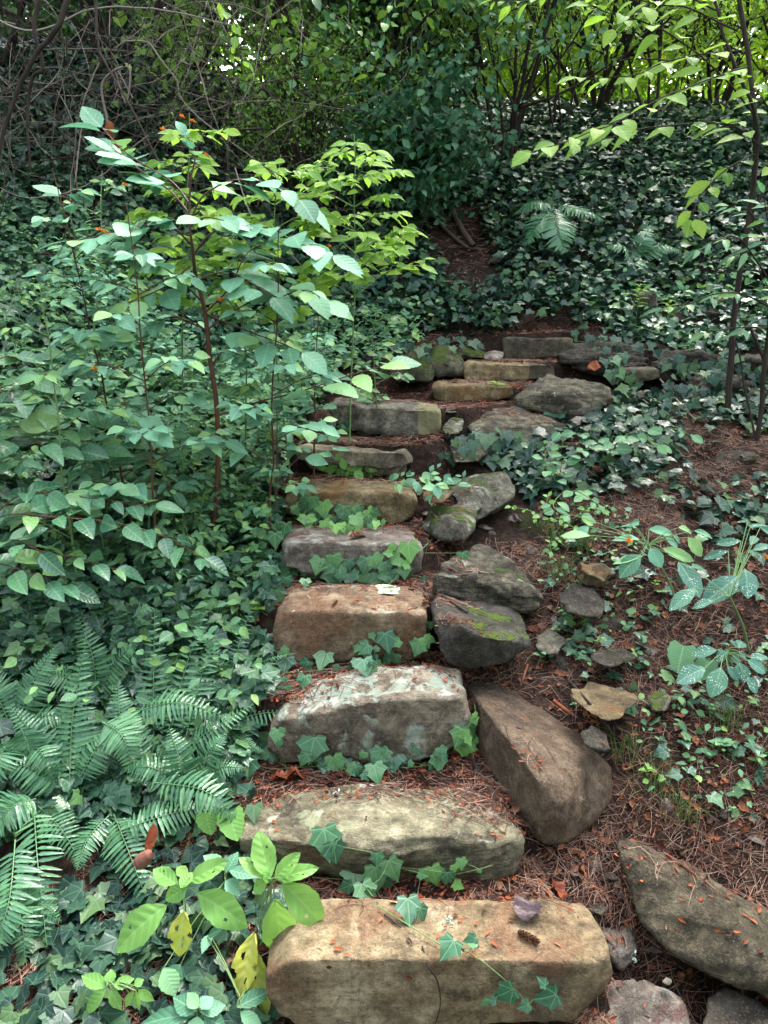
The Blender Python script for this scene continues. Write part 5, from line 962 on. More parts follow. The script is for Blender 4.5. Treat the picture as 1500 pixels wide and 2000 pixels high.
JW = [('yellow-green jewelweed rising behind the sapling, its tips the highest of the stand', (330, 640), (372, 222), 3.75, M_LIME, OVL, .10, 22, .38, 8, [(390, 212), (408, 302), (356, 215), (303, 250)]),
      ('bright yellow-green jewelweed with wiry open branches, rightmost of the stand', (680, 700), (690, 262), 3.9, M_LIME, OVL, .105, 23, .50, 8, [(645, 463)]),
      ('yellow-green jewelweed between the sapling and the wiry right-hand one', (560, 690), (545, 300), 3.7, M_LIME, OVL, .10, 20, .40, 8, [(457, 462)]),
      ('tall teal jewelweed leaning left at the far left of the stand', (240, 760), (105, 330), 3.2, M_TEAL, OV, .095, 14, .32, 5, [(196, 352), (268, 325), (352, 375)]),
      ('teal jewelweed left of the sapling with broad overlapping tiers', (290, 840), (250, 400), 3.0, M_TEAL, OV, .105, 14, .36, 5, [(198, 730)]),
      ('teal jewelweed whose leaves spread right of the sapling', (520, 880), (545, 440), 3.15, M_TEAL, OV, .09, 14, .36, 5, [(218, 434), (240, 430)]),
      ('lower teal jewelweed reaching toward the cracked step', (610, 850), (620, 590), 3.7, M_TEAL, OV, .075, 9, .20, 4, []),
      ('green jewelweed filling the gap at the middle of the stand', (470, 800), (450, 420), 3.5, M_MID, OV, .08, 13, .36, 6, [(350, 480)]),
      ('short green jewelweed at the right edge of the stand', (745, 770), (735, 590), 4.2, M_MID, OVL, .07, 9, .26, 5, []),
      ('short teal jewelweed left of the pale wedge step', (535, 960), (540, 800), 3.3, M_TEAL, OV, .07, 8, .16, 4, []),
      ('green jewelweed low at the left edge below the tall leaning one', (110, 760), (80, 560), 2.9, M_MID, OV, .08, 10, .28, 5, []),
      ('slender jewelweed behind the others near the tangled vines', (160, 620), (200, 330), 4.2, M_MID, OVL, .07, 10, .30, 5, [(255, 355)])]
for lb, ft, tp, Y, mat, tm, sz, nb_, sp, per, fl in JW:
    b = W(*ft, Y); b[2] = Hs(b[0], b[1]) - .01
    herb('jewelweed', lb, 'jewelweed', b, W(*tp, Y), tm, mat, sz*1.35, nb_, sp, per, .52 if mat is M_LIME else .25, r=.0055, smat=M_RED if mat is M_TEAL else M_STEM, flowers=[(x, y, Y-.2) for x, y in fl], tilt=.2, rise=.3)
# small herbs: look-alikes
protos = []
for i in range(4):
    r_ = herb('herb', 'small leafy herb with upright stem growing through the ivy on the left bank', 'herb', (0, 0, 0), (.02, 0, .30), OVL, [M_MID, M_TEAL, M_MID, M_BERRY][i], .06, 8, .13, 3, .2, r=.003, group='leafy herbs on the left bank'); protos.append(r_)
Ph = sample(74, -2.8, .2, 2.3, 4.8, [[(0, 600), (640, 600), (760, 700), (620, 790), (540, 960), (520, 1120), (430, 1180), (0, 1160)]])
for i, p in enumerate(Ph):
    src = protos[i % 4]
    if i < 4: r_ = src
    else:
        r_ = src.copy(); COL.objects.link(r_)
        for ch in list(src.children):
            c_ = ch.copy(); COL.objects.link(c_); c_.parent = r_
    r_.location = p; r_.rotation_euler = (random.uniform(-.12, .12), random.uniform(-.12, .12), random.uniform(0, 6.28)); s_ = random.uniform(.7, 1.25); r_.scale = (s_, s_, s_)

# broad glossy shrub at the left edge
canes('broadleaf_shrub', 'glossy broad-leaved shrub arching in from the left edge, upper one', 'shrub', (-120, 900),
  [[(-120, 900, 0), (-40, 790, 0.62), (80, 740, 0.72), (185, 715, 0.67)], [(-120, 900, 0), (0, 760, 0.67), (120, 800, 0.67), (330, 850, 0.52)], [(-120, 900, 0), (-20, 720, 0.72), (50, 700, 0.74), (130, 690, 0.72)], [(-120, 900, 0), (20, 860, 0.62), (130, 880, 0.58), (240, 870, 0.52)], [(-120, 900, 0), (-30, 850, 0.64), (60, 830, 0.64), (150, 840, 0.60)]], M_BROAD, .17, [15, 20, 14, 15, 14, 12, 15, 15, 15], OVB, smat=M_RED, droop=-.05)
canes('broadleaf_shrub', 'glossy broad-leaved shrub arching in from the left edge, lower one', 'shrub', (-120, 1150),
  [[(-120, 1150, 0), (-20, 1020, 0.54), (120, 1010, 0.60), (270, 1030, 0.52), (400, 1090, 0.42)], [(-120, 1150, 0), (0, 1060, 0.56), (100, 1080, 0.56), (230, 1110, 0.47)], [(-120, 1150, 0), (20, 980, 0.57), (150, 970, 0.54), (300, 990, 0.50)], [(-120, 1150, 0), (-30, 1100, 0.52), (60, 1120, 0.52), (140, 1150, 0.44)]], M_BROAD, .155, [22, 16, 20, 13, 18, 20, 16], OVB, smat=M_RED, droop=-.05)
canes('broadleaf_shrub', 'glossy drooping leaf spray just left of the sapling stem', 'shrub', (240, 960), [[(240, 960, 0), (260, 880, 0.47), (330, 840, 0.52), (420, 850, 0.44)], [(240, 960, 0), (290, 900, 0.42), (340, 960, 0.38)], [(240, 960, 0), (200, 900, 0.47), (150, 930, 0.42)]], M_BROAD, .13, [13, 9, 9], OVB, droop=0.)

# ================================================================ vine tangle, upper left
T = Tubes()
for i in range(400):
    x0 = random.uniform(-160, 440) if i % 6 else random.uniform(440, 600); y0 = random.uniform(-120, 330); Y0 = random.uniform(5.0, 7.0)
    a = random.uniform(0, 6.28) if random.random() < .6 else random.choice((1.4, 1.7, .4)); ln = random.uniform(150, 480); cv = random.uniform(-.9, .9)
    p = [np.array([x0, y0])]; aa = a
    for k in range(4): aa += cv*random.uniform(.2, 1.); p.append(p[-1]+np.array([math.cos(aa), math.sin(aa)])*ln/4)
    c = [W(q[0], min(q[1], 560-random.uniform(0, 120)), Y0+random.gauss(0, .15)+k*.05) for k, q in enumerate(p)]
    for q in c: q[2] = max(q[2], Hs(q[0], q[1])+.02)
    T.add(wiggle(bez(c, 20), .03), random.choice((.0018, .0025, .0035, .005)), .0012, 4, random.random()**1.6)
meta(T.build('vine_tangle', M_GREYV), 'tangle of thin dry grey-brown vines over the dark ivy at the upper left', 'vines', kind='stuff')
for i, (pl, rr, lb) in enumerate([([(150, -60), (120, 40), (60, 120), (10, 250), (-30, 420)], .018, 'thick dark vine curving down at the far left'), ([(90, -60), (70, 50), (85, 130), (60, 150), (50, 230), (60, 330)], .014, 'crooked dark vine with a kink near the upper left corner'),
        ([(185, -60), (190, 60), (205, 120), (260, 220), (340, 380)], .009, 'pale brown vine running down and right through the tangle'), ([(210, 240), (200, 160), (250, 130), (245, 200), (225, 130), (260, 190)], .008, 'coiled pale vine loops in the middle of the tangle'), ([(-40, 20), (60, 60), (180, 20), (330, 20), (480, 60)], .007, 'long thin vine stretched across the top left'), ([(30, 495), (110, 497), (150, 480), (210, 440)], .008, 'dark low twig at the left edge beneath the jewelweed tiers'), ([(240, 80), (290, 90), (340, 150), (370, 210), (520, 330)], .006, 'arched thin vine crossing the tangle toward the jewelweed tips')]):
    c = wiggle(bez([W(x, y, 4.9+.07*i) for x, y in pl], 36), .02); T = Tubes(); T.add(c, rr, rr*.5, 7, random.random()); meta(T.build('hanging_vine', M_DSTEM if i < 2 or i == 5 else M_GREYV), lb, 'vine')
L = Leaves(); p = W(213, 235, 4.8); L.add(OVB, [p, p+np.array([.02, 0, -.1])], np.array([[.1, -.2, -1], [.3, 0, -1.]]), np.array([[0, -1, .1], [.5, -1, .2]]), .09, .5, .5); meta(L.build('hanging_dead_leaf', M_DEAD), 'withered pinkish-brown leaf caught in the vine tangle', 'leaf')

# ================================================================ shrubs and trees of the wood
def recurse(T, p, d, ln, r, depth, tips, spread=.6, up=.15):
    n = 6; pts_ = [p]
    for k in range(n): d = nrm(d + RN.normal(0, .13, 3) + UP*up*.2); pts_.append(pts_[-1]+d*ln/n)
    T.add(pts_, r, r*.62, 6 if r > .015 else 4)
    if depth == 0: tips.append((pts_[-1], d, pts_)); return
    for k in range(random.choice((2, 3, 3))):
        d2 = nrm(d + RN.normal(0, spread, 3) + UP*up); s = pts_[random.choice((3, 4, 5, 6))]
        recurse(T, s, d2, ln*random.uniform(.55, .85), r*.55, depth-1, tips, spread, up)
    tips.append((pts_[-1], d, pts_))
def tree(name, label, cat, foot, hgt, nstem, leaf, mat, nleaf, size, depth=3, crown=None, spread=.6, lean=(0, 0), group=None, r=None, clump=.22, smat=None, low=False, up=.15, vertical=.25):
    foot = np.array(foot, float); root = empty(name, foot, label, cat, group); T = Tubes(); tips = []
    r = r or hgt*.012
    for k in range(nstem):
        a = random.uniform(0, 6.28); d = nrm(np.array([math.cos(a)*.3+lean[0], math.sin(a)*.3+lean[1], 1.])); recurse(T, foot+np.array([math.cos(a), math.sin(a), 0])*r*2-UP*.05, d, hgt*random.uniform(.38, .52), r*random.uniform(.6, 1), depth, tips, spread, up)
    T.build('trunk', smat or M_DSTEM, root)
    L = Leaves(); C = np.array([t[0] for t in tips]); w = RN.random(len(C))**1.5 + .15; k = RN.choice(len(C), nleaf, p=w/w.sum())
    P = C[k] + RN.normal(0, 1, (nleaf, 3))*np.array([clump, clump, clump*.6])*hgt*.35*(.5+RN.random(len(C)))[k][:, None]
    P[:, 2] = np.maximum(P[:, 2], H(P[:, 0], P[:, 1])+.05)
    shade = np.clip((RN.random(len(C)))[k]*.6 + RN.random(nleaf)*.4, 0, 1)
    ax = nrm(flat_axis(nleaf, .35) + np.array([0, 0, -.25]))
    L.add(leaf, P, ax, nrm(np.array([0, -.35, .8]) + RN.normal(0, .45, (nleaf, 3))), RN.uniform(.6, 1.2, nleaf)*size, shade)
    L.build('crown', mat, root); return root
def gpt(px, Y):
    x = (px-750)/FPX*Y*1.0; return (x, Y, Hs(x, Y))
tree('shrub', 'leafy shrub with mid green oval leaves, centre left behind the jewelweed tips', 'shrub', gpt(560, 7.6), 2.6, 6, OVL, M_WOODB, 4200, .085, clump=.30)
tree('shrub', 'glossy-leaved shrub in the upper middle of the bank top', 'shrub', gpt(740, 7.7), 2.7, 6, OVL, M_MID, 5200, .095, clump=.28)
tree('shrub', 'dense fine-leaved dark bush left of the multi-stemmed shrub', 'shrub', gpt(640, 7.1), 1.9, 7, RHO, M_WOODB, 7000, .04, clump=.34)
tree('shrub', 'multi-stemmed shrub with dark bundled trunks and fine pale foliage', 'shrub', gpt(970, 8.2), 3.4, 9, RHO, M_WOODB, 7000, .055, depth=3, spread=.42, clump=.30, up=.3, r=.026)
tree('shrub', 'wide fine-leaved shrub with arching twigs, right of the bundled trunks', 'shrub', gpt(1120, 9.6), 3.2, 7, RHO, M_WOODB, 5200, .06, spread=.7, clump=.32)
tree('shrub', 'thin-stemmed shrub with bright dappled leaves between the bundled trunks and the lime branch', 'shrub', gpt(1060, 8.9), 3.4, 5, OVL, M_WOODB, 3600, .075, spread=.6, clump=.36, r=.018)
tree('shrub', 'shrub whose bright leaves fill the top edge right of centre', 'shrub', gpt(1230, 9.2), 3.6, 5, OVL, M_WOODB, 3000, .08, spread=.6, clump=.36, r=.018)
tree('shrub', 'shrub with loose yellow-green leaves at the ridge, right side', 'shrub', gpt(1330, 10.), 2.4, 6, OVL, M_FARL, 1800, .10, clump=.3)
tree('shrub', 'dark leafy shrub on the ridge near the right edge', 'shrub', gpt(1500, 9.4), 2.6, 6, OVL, M_WOODB, 2400, .09, clump=.3)
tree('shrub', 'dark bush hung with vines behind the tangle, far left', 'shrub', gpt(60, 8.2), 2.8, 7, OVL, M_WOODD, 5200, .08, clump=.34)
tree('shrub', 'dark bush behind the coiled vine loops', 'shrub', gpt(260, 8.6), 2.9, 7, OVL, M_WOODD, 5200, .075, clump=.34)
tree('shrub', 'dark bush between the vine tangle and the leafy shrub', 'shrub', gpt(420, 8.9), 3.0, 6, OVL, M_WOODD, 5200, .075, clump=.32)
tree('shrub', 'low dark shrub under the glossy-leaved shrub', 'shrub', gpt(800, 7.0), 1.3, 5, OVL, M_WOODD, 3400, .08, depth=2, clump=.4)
tree('shrub', 'climber-covered shrub just right of the glossy-leaved shrub', 'shrub', gpt(860, 8.3), 3.1, 5, OVL, M_WOODB, 4200, .085, clump=.26)
for px, Y, hh, lb in [(350, 8.3, 7.5, 'tall shading tree whose dark trunk rises behind the vine tangle'), (905, 9.2, 8., 'tall shading tree left of the bundled trunks, its crown above the view'), (1560, 8.6, 7.5, 'tall shading tree at the right end of the bank'), (-60, 7.6, 7., 'tall shading tree at the far left of the bank')]:
    f_ = np.array(gpt(px, Y)); root = empty('tree', f_, lb, 'tree'); T = Tubes(); tips = []; t0 = wiggle(bez([f_-UP*.1, f_+np.array([.1, 0, hh*.3]), f_+np.array([0, -.1, hh*.55])], 20), .08); T.add(t0, .055, .04, 8)
    for k in range(6): a_ = k*1.05; recurse(T, t0[-1-k % 3*2], nrm(np.array([math.cos(a_), math.sin(a_)-.15, .35])), hh*.24, .028, 2, tips, .5, .1)
    T.build('trunk', M_DSTEM, root); C = np.array([t[0] for t in tips]); L = Leaves(); k = RN.integers(0, len(C), 4200); P = C[k]+RN.normal(0, .42, (4200, 3)); L.add(RHO, P, flat_axis(4200, .3), rnd_normal(4200, .5), RN.uniform(.10, .2, 4200)); L.build('crown', M_WOODL, root)
FT = [(-150, 13), (80, 15), (300, 13.5), (480, 16), (640, 14), (800, 16.5), (930, 14.5), (1050, 17), (1190, 14.8), (1320, 17), (1450, 15), (1620, 16), (700, 21), (980, 22), (1220, 21.5), (1480, 22), (350, 21), (0, 21)]
LBT = ['tree at the far left beyond the tangle', 'tree behind the kinked vine', 'tree behind the coiled loops', 'tree behind the dark bushes, left of centre', 'tree beyond the leafy shrub', 'tree beyond the glossy-leaved shrub', 'tree just left of the bundled trunks', 'tree just right of the bundled trunks', 'tree above the drooping lime branch', 'tree seen through the lime sapling leaves', 'tree behind the right sapling stems', 'tree at the far right edge', 'farther tree in the centre gap', 'farther tree behind the bundled trunks', 'farther tree in the brightest gap at the upper right', 'farther tree at the right edge', 'farther tree at the left', 'farther tree at the left edge']
for i, (px, Y) in enumerate(FT):
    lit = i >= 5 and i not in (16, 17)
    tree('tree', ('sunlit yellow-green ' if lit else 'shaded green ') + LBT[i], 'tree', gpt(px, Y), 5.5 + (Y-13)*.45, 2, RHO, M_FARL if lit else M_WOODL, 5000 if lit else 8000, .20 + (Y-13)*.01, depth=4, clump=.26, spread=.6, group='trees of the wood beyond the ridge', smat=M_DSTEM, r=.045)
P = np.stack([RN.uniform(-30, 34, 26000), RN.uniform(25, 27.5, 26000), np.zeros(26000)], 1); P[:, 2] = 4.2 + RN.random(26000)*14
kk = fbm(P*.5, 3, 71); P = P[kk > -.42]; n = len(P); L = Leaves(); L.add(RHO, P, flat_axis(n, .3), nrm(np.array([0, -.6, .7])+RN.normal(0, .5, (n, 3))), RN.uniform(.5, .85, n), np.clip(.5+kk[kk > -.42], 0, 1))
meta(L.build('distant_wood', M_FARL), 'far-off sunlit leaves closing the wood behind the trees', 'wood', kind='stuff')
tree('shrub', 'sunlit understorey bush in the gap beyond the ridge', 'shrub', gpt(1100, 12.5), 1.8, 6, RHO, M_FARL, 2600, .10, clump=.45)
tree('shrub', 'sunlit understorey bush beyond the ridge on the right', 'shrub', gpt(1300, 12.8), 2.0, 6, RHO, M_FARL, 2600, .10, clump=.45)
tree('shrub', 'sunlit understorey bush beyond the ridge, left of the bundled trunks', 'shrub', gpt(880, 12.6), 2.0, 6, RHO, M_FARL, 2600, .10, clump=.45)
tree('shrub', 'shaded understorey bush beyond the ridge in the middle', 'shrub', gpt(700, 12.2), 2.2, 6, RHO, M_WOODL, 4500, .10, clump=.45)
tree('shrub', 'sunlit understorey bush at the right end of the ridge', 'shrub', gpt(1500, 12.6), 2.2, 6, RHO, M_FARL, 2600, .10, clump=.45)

# out-of-view leaf ring, added to block low sky light and leave top light
n = 30000; th = RN.uniform(math.radians(118), math.radians(422), n); rr = RN.uniform(6.5, 9., n); P = np.stack([rr*np.cos(th)*1.05, 3.+rr*np.sin(th)*1.1, RN.uniform(0, 1, n)**.8*9.], 1); P[:, 2] += H(P[:, 0], P[:, 1]); a_, b_ = project(P); vis = ((P-CAM)@FW > 0) & (a_ > -350) & (a_ < 1850); P = P[~vis]; n = len(P)
L = Leaves(); L.add(RHO, P, flat_axis(n, .3), rnd_normal(n, .6), RN.uniform(.22, .42, n)); meta(L.build('side_light_blocker', M_WOODL), 'unseen leaves added behind and beside the camera to block side light', 'wood', kind='stuff')

# ================================================================ sapling on the right
g = G(1432, 770); Yr = 4.6
def rsap(label, foot, stems, branches, mat, size, tm, r, Y0):
    f = np.array(foot); root = empty('sapling', f, label, 'sapling'); T = Tubes(); L = Leaves()
    for pl, r0 in stems:
        c = wiggle(bez([f if i == 0 else W(x, y, Y0+dy) for i, (x, y, dy) in enumerate(pl)], 40), .012); T.add(c, r0, r0*.6, 7)
    for pl, n in branches:
        c = wiggle(bez([W(x, y, Y0+dy) for x, y, dy in pl], 26), .012); T.add(c, .005, .0018, 5)
        twig_leaves(L, T, c, tm, n, size*1.15, start=.12, droop=.18, tilt=.2, side=.8)
    T.build('trunk', M_DSTEM, root); L.build('foliage', mat, root); return root
f1 = W(1425, 775, 4.6); f1[2] = Hs(f1[0], f1[1])-.02
rsap('thin dark forked sapling at the right with a drooping branch of translucent lime leaves', f1,
  [([(1425, 775, 0), (1432, 640, 0), (1455, 480, 0), (1475, 300, 0), (1465, 150, 0), (1440, -40, 0)], .019), ([(1425, 775, 0), (1435, 620, 0), (1458, 460, 0), (1480, 260, -.05), (1440, 140, -.1), (1405, 40, -.1), (1385, -60, -.1)], .012), ([(1425, 775, 0), (1432, 650, 0), (1462, 440, 0), (1500, 360, 0), (1540, 260, .05), (1570, 120, .1)], .013)],
  [([(1470, 220, 0), (1380, 120, -.3), (1300, 60, -.5), (1200, 30, -.6), (1150, 10, -.6)], 13), ([(1460, 130, -.1), (1400, 150, -.3), (1300, 190, -.6), (1220, 230, -.8), (1150, 260, -.9), (1035, 300, -1.)], 20), ([(1475, 260, 0), (1380, 240, -.2), (1270, 250, -.5), (1180, 270, -.6), (1080, 280, -.7)], 12),
   ([(1440, 60, -.1), (1350, 20, -.4), (1250, 0, -.6), (1180, -20, -.6)], 12), ([(1400, 20, -.1), (1300, -10, -.4), (1200, 60, -.6)], 10), ([(1475, 300, 0), (1420, 330, -.1), (1370, 380, -.2), (1350, 430, -.3)], 9), ([(1500, 300, 0), (1440, 250, -.2), (1380, 240, -.3)], 8), ([(1540, 260, 0), (1490, 200, -.1), (1460, 150, -.3)], 8), ([(1500, 360, 0), (1530, 330, -.1), (1560, 330, -.2)], 6), ([(1440, 100, 0), (1330, 110, -.3), (1230, 150, -.5), (1130, 150, -.6)], 13)], M_LIME, .135, OV, .019, 4.6)
f2 = W(1490, 770, 4.3); f2[2] = Hs(f2[0], f2[1])-.02
rsap('leaning thin sapling at the right edge with dull teal leaves', f2,
  [([(1490, 770, 0), (1500, 660, 0), (1510, 540, 0), (1530, 420, 0)], .014), ([(1490, 770, 0), (1440, 680, .1), (1405, 640, .1)], .006)],
  [([(1510, 560, 0), (1450, 470, -.2), (1400, 470, -.3), (1360, 490, -.3)], 9), ([(1510, 520, 0), (1470, 420, -.2), (1420, 400, -.3)], 8), ([(1505, 600, 0), (1440, 570, -.2), (1350, 590, -.3), (1290, 600, -.3)], 10), ([(1530, 450, 0), (1480, 480, -.2), (1430, 500, -.2)], 7), ([(1500, 640, 0), (1440, 640, -.2), (1380, 650, -.2)], 7), ([(1520, 500, 0), (1500, 440, -.3), (1490, 380, -.4)], 7)], M_MID, .12, LANCE, .012, 4.3)
f3 = W(1520, 800, 4.9); f3[2] = Hs(f3[0], f3[1])-.02
rsap('pale broken stick and bare stem leaning at the right edge', f3, [([(1520, 800, 0), (1500, 720, 0), (1465, 640, 0)], .016), ([(1520, 800, 0), (1540, 700, 0), (1560, 560, 0)], .02)], [([(1540, 600, 0), (1500, 560, 0), (1480, 520, 0)], 5)], M_MID, .08, LANCE, .01, 4.9)
# hanging sprays at the top
for lb, pl, n, mat, Y0, sz in [('lime twig hanging in from the top edge above the fine dark bush', [(400, -40), (440, 20), (465, 60), (450, 100), (480, 120)], 9, M_LIME, 5.0, .11), ('pale twig at the top edge, left of the lime sapling leaves', [(1120, -60), (1060, -10), (1010, 5), (960, 0)], 8, M_LIME, 5.0, .12), ('leafy twig crossing the top centre', [(560, -60), (640, 20), (700, 60), (760, 110)], 12, M_WOODL, 5.4, .10), ('leafy twig hanging at the top centre beside the glossy shrub', [(800, -60), (760, 20), (740, 90), (700, 130)], 12, M_MID, 5.5, .09)]:
    c = bez([W(x, y, Y0) for x, y in pl], 24); root = empty('hanging_twig', c[0], lb, 'twig'); T = Tubes(); L = Leaves(); T.add(c, .005, .002, 5); twig_leaves(L, T, c, OV, n, sz, start=.1, droop=.4); T.build('stem', M_DSTEM, root); L.build('foliage', mat, root)

# ================================================================ small loose things
def on(px, py, lift=.004):
    p, n = S(px, py); return p + n*lift, n
def loose(name, label, cat, px, py, ang, size, T, mat, curl=.3, group=None, ws=1., lift=.006, nn=None, sm=True):
    p, n = on(px, py, lift); a = math.radians(ang); ax = np.array([math.sin(a), -math.cos(a)*-1, 0.]); ax = nrm(ax - n*(ax@n)); L = Leaves()
    L.add(T, [p-ax*size*.5], [ax], np.array([n if nn is None else nn]), size, None, curl, [ws]); return meta(L.build(name, mat), label, cat, group)
CR = lambda T: (T[0]*np.array([1, 1, 1]) + np.stack([T[0][:, 0]*0, T[0][:, 0]*0, .10*np.sin(T[0][:, 1]*11)+.08*np.sin(T[0][:, 0]*17+2)+.25*np.abs(T[0][:, 0])], 1), T[1])
DL = CR(ovate(16, .38, .5, .09, .1, .7))
loose('dead_leaf', 'dark purplish curled dead leaf lying at the back of the lowest step', 'dead leaf', 1028, 1785, 20, .085, DL, M_DEADP, .1, ws=1.1, lift=.012)
loose('dead_leaf', 'glossy orange-brown dead leaf standing against the litter by the brown boulder', 'dead leaf', 1080, 1740, -10, .085, DL, M_DEAD, .4, ws=.8, lift=.02, nn=nrm(np.array([.5, -.8, .4])))
loose('dead_leaf', 'crumpled grey-brown leaf next to the glossy orange-brown one', 'dead leaf', 1122, 1715, 60, .06, DL, M_CONE, .2, lift=.012)
loose('dead_leaf', 'long wet red-brown dead leaf behind the yellow-grey sloping step', 'dead leaf', 565, 1527, 85, .12, DL, M_DEAD, .1, ws=.55, lift=.014)
loose('dead_leaf', 'thin red-brown rolled leaf end trailing onto the yellow-grey step', 'dead leaf', 640, 1538, 100, .07, DL, M_SCALE, .1, ws=.25, lift=.008)
loose('dead_leaf', 'flat pale grey-green fallen leaf on the orange-brown step', 'fallen leaf', 755, 1157, 80, .15, OVW, plain_mat('pale_fallen_leaf', [(.25, .30, .20), (.42, .47, .34)], .5, 30.), .05, lift=.008)
loose('dead_leaf', 'wet orange-red dead leaf on the purplish grey step', 'dead leaf', 700, 1050, 80, .075, DL, M_DEAD, .1, lift=.008)
loose('dead_leaf', 'red dead leaf in the dark hollow of the flaky ledge', 'dead leaf', 1160, 720, 70, .10, DL, M_DEAD, .1, lift=.03, nn=nrm(np.array([0, -.8, .6])))
loose('dead_leaf', 'dark red leaf behind the grass right of the mossy rock', 'dead leaf', 1005, 1022, 80, .07, DL, M_DEADP, .1, lift=.02)
loose('dead_leaf', 'dark star-shaped dead leaf on the right slope', 'dead leaf', 1268, 1262, 30, .08, IVY, M_DEADP, .3, lift=.012)
loose('dead_leaf', 'brown-red scrap of leaf beside the star-shaped dead leaf', 'dead leaf', 1285, 1190, 30, .035, DL, M_DEAD, .2, lift=.008)
loose('dead_leaf', 'red leaf fragment in the ivy left of the pale wedge step', 'dead leaf', 375, 925, 70, .09, DL, M_DEAD, .1, lift=.05)
loose('dead_leaf', 'torn pale grey leaf among the ferns', 'dead leaf', 245, 1408, 70, .10, DL, M_LICHN, .2, lift=.08)
loose('dead_leaf', 'dry curled greyish leaf hanging in the left-edge shrub', 'dead leaf', 40, 1010, 10, .13, DL, plain_mat('grey_dead_leaf', [(.08, .07, .06), (.18, .16, .13)], .7, 20.), .4, ws=.6, lift=.12, nn=np.array([0, -.9, .3]))
loose('flower_petal', 'yellow-orange petal on the litter by the brown boulder', 'petal', 1134, 1445, 10, .022, PETAL, M_ORNGF)
loose('slate_chip', 'dark oval bark chip lying on the brown boulder', 'bark chip', 1013, 1422, 75, .022, OVL, M_DEADP)
# big curled leaf over the fern
pa = G(300, 1608, .22); pb = G(292, 1660, .17); root = empty('curled_leaf', G(290, 1690), 'large curled reddish-brown leaf with a pale rolled tip, caught on the dark fern', 'dead leaf')
L = Leaves(); L.add(OVB, [pa], [pb-pa], np.array([[.6, -.8, .3]]), .085, .6, .1, [.7]); L.build('dry_leaf_blade', M_DEAD, root)
T = Tubes(); a = pb+np.array([-.034, -.02, -.036]); b = pb+np.array([.016, -.02, .012]); q_ = [a+(b-a)*t_ for t_ in (0, .12, .3, .55, .8, 1.)]; r_ = [.004, .017, .021, .020, .015, .004]
for i_ in range(5): T.add([q_[i_], q_[i_+1]], r_[i_], r_[i_+1], 14)
T.build('rolled_leaf_tip', plain_mat('rolled_leaf', [(.12, .045, .03), (.20, .09, .065)], .4, 30.), root)
# cones
def cone(label, px, py, ang, ln):
    p, n = on(px, py, .009); a = math.radians(ang); ax = np.array([math.sin(a), math.cos(a), 0.]); ax = nrm(ax-n*(ax@n)); root = empty('pine_cone', p, label, 'pine cone')
    T = Tubes(); T.add([p-ax*ln/2, p-ax*ln*.2, p+ax*ln*.2, p+ax*ln/2], ln*.10, ln*.05, 8); T.build('core', M_CONE, root); L = Leaves(); k = 70; q = (np.arange(k)+.5)/k; th = np.arange(k)*2.4; s1 = nrm(np.cross(ax, n)); s2 = np.cross(s1, ax)
    R_ = np.cos(th)[:, None]*s1 + np.sin(th)[:, None]*s2; rad = ln*.13*np.sin(math.pi*(.12+.8*q))[:, None]
    L.add(RHO, p + ax*ln*(q[:, None]-.5) + R_*rad*.6, nrm(ax*.8+R_), R_, ln*.17, None, .1, 1.4); L.build('scales', M_SCRAP, root)
cone('small brown larch-like cone lying on the lowest step beside the purplish leaf', 1032, 1835, 130, .055)
cone('dark cone in the litter behind the yellow-grey sloping step', 828, 1530, 150, .05)
cone('dark little cone on the lichened step front', 655, 1182, 30, .03)
cone('cone at the far right in the litter', 1485, 1585, 0, .045)
cone('cone half hidden in the right-hand litter below the cone-shaped one', 1450, 1625, 60, .04)
# twigs
def twig(label, pl, r, mat=None, lift=.006, h=None):
    P_ = [on(x, y, lift)[0] for x, y in pl]; T = Tubes(); T.add(wiggle(bez(P_, 26), .004), r, r*.6, 6); meta(T.build('twig', mat or M_DSTEM), label, 'twig')
twig('thin crooked black twig lying down the face of the lowest step', [(826, 1852), (838, 1885), (855, 1915), (860, 1955), (850, 1998)], .0022)
twig('thick dark root-like stick between the sloping step and the brown boulder', [(920, 1478), (935, 1510), (955, 1540), (968, 1568)], .010)
twig('long dark twig slanting down the right slope behind the brown boulder', [(1075, 1290), (1110, 1330), (1150, 1375), (1200, 1440)], .006)
twig('pale twig near the right edge of the slope', [(1410, 1625), (1450, 1645), (1480, 1660)], .003, M_GREYV)
twig('grey stick end above the charcoal boulder', [(862, 1165), (890, 1185), (912, 1200)], .007, M_GREYV)
twig('orange-barked twig standing right of the charcoal boulder', [(1030, 1300), (1022, 1330), (1015, 1355)], .004, M_SCALE)
twig('reddish twig across the slab at the lower right', [(1300, 1672), (1340, 1700), (1360, 1715)], .004, M_DEAD)
twig('dark stick on the litter of the lowest tread', [(750, 1790), (770, 1805), (782, 1815)], .003)
twig('pale curved vine end standing by the wall', [(1290, 735), (1320, 790), (1355, 830)], .007, M_GREYV, .03)
twig('fallen grey-brown branch leaning on the dirt patch of the back bank', [(880, 410), (900, 450), (925, 485)], .035, M_GREYV, .02)
twig('thinner branch beside the leaning one on the back bank', [(855, 440), (890, 470), (915, 490)], .02, M_GREYV, .02)
twig('dark twig in the litter at the bottom left', [(190, 1870), (230, 1890), (300, 1900), (330, 1920)], .006, M_DSTEM, .01)
twig('dark root running through the needles in the middle right', [(1080, 1370), (1120, 1400), (1150, 1412)], .008, M_DEAD)
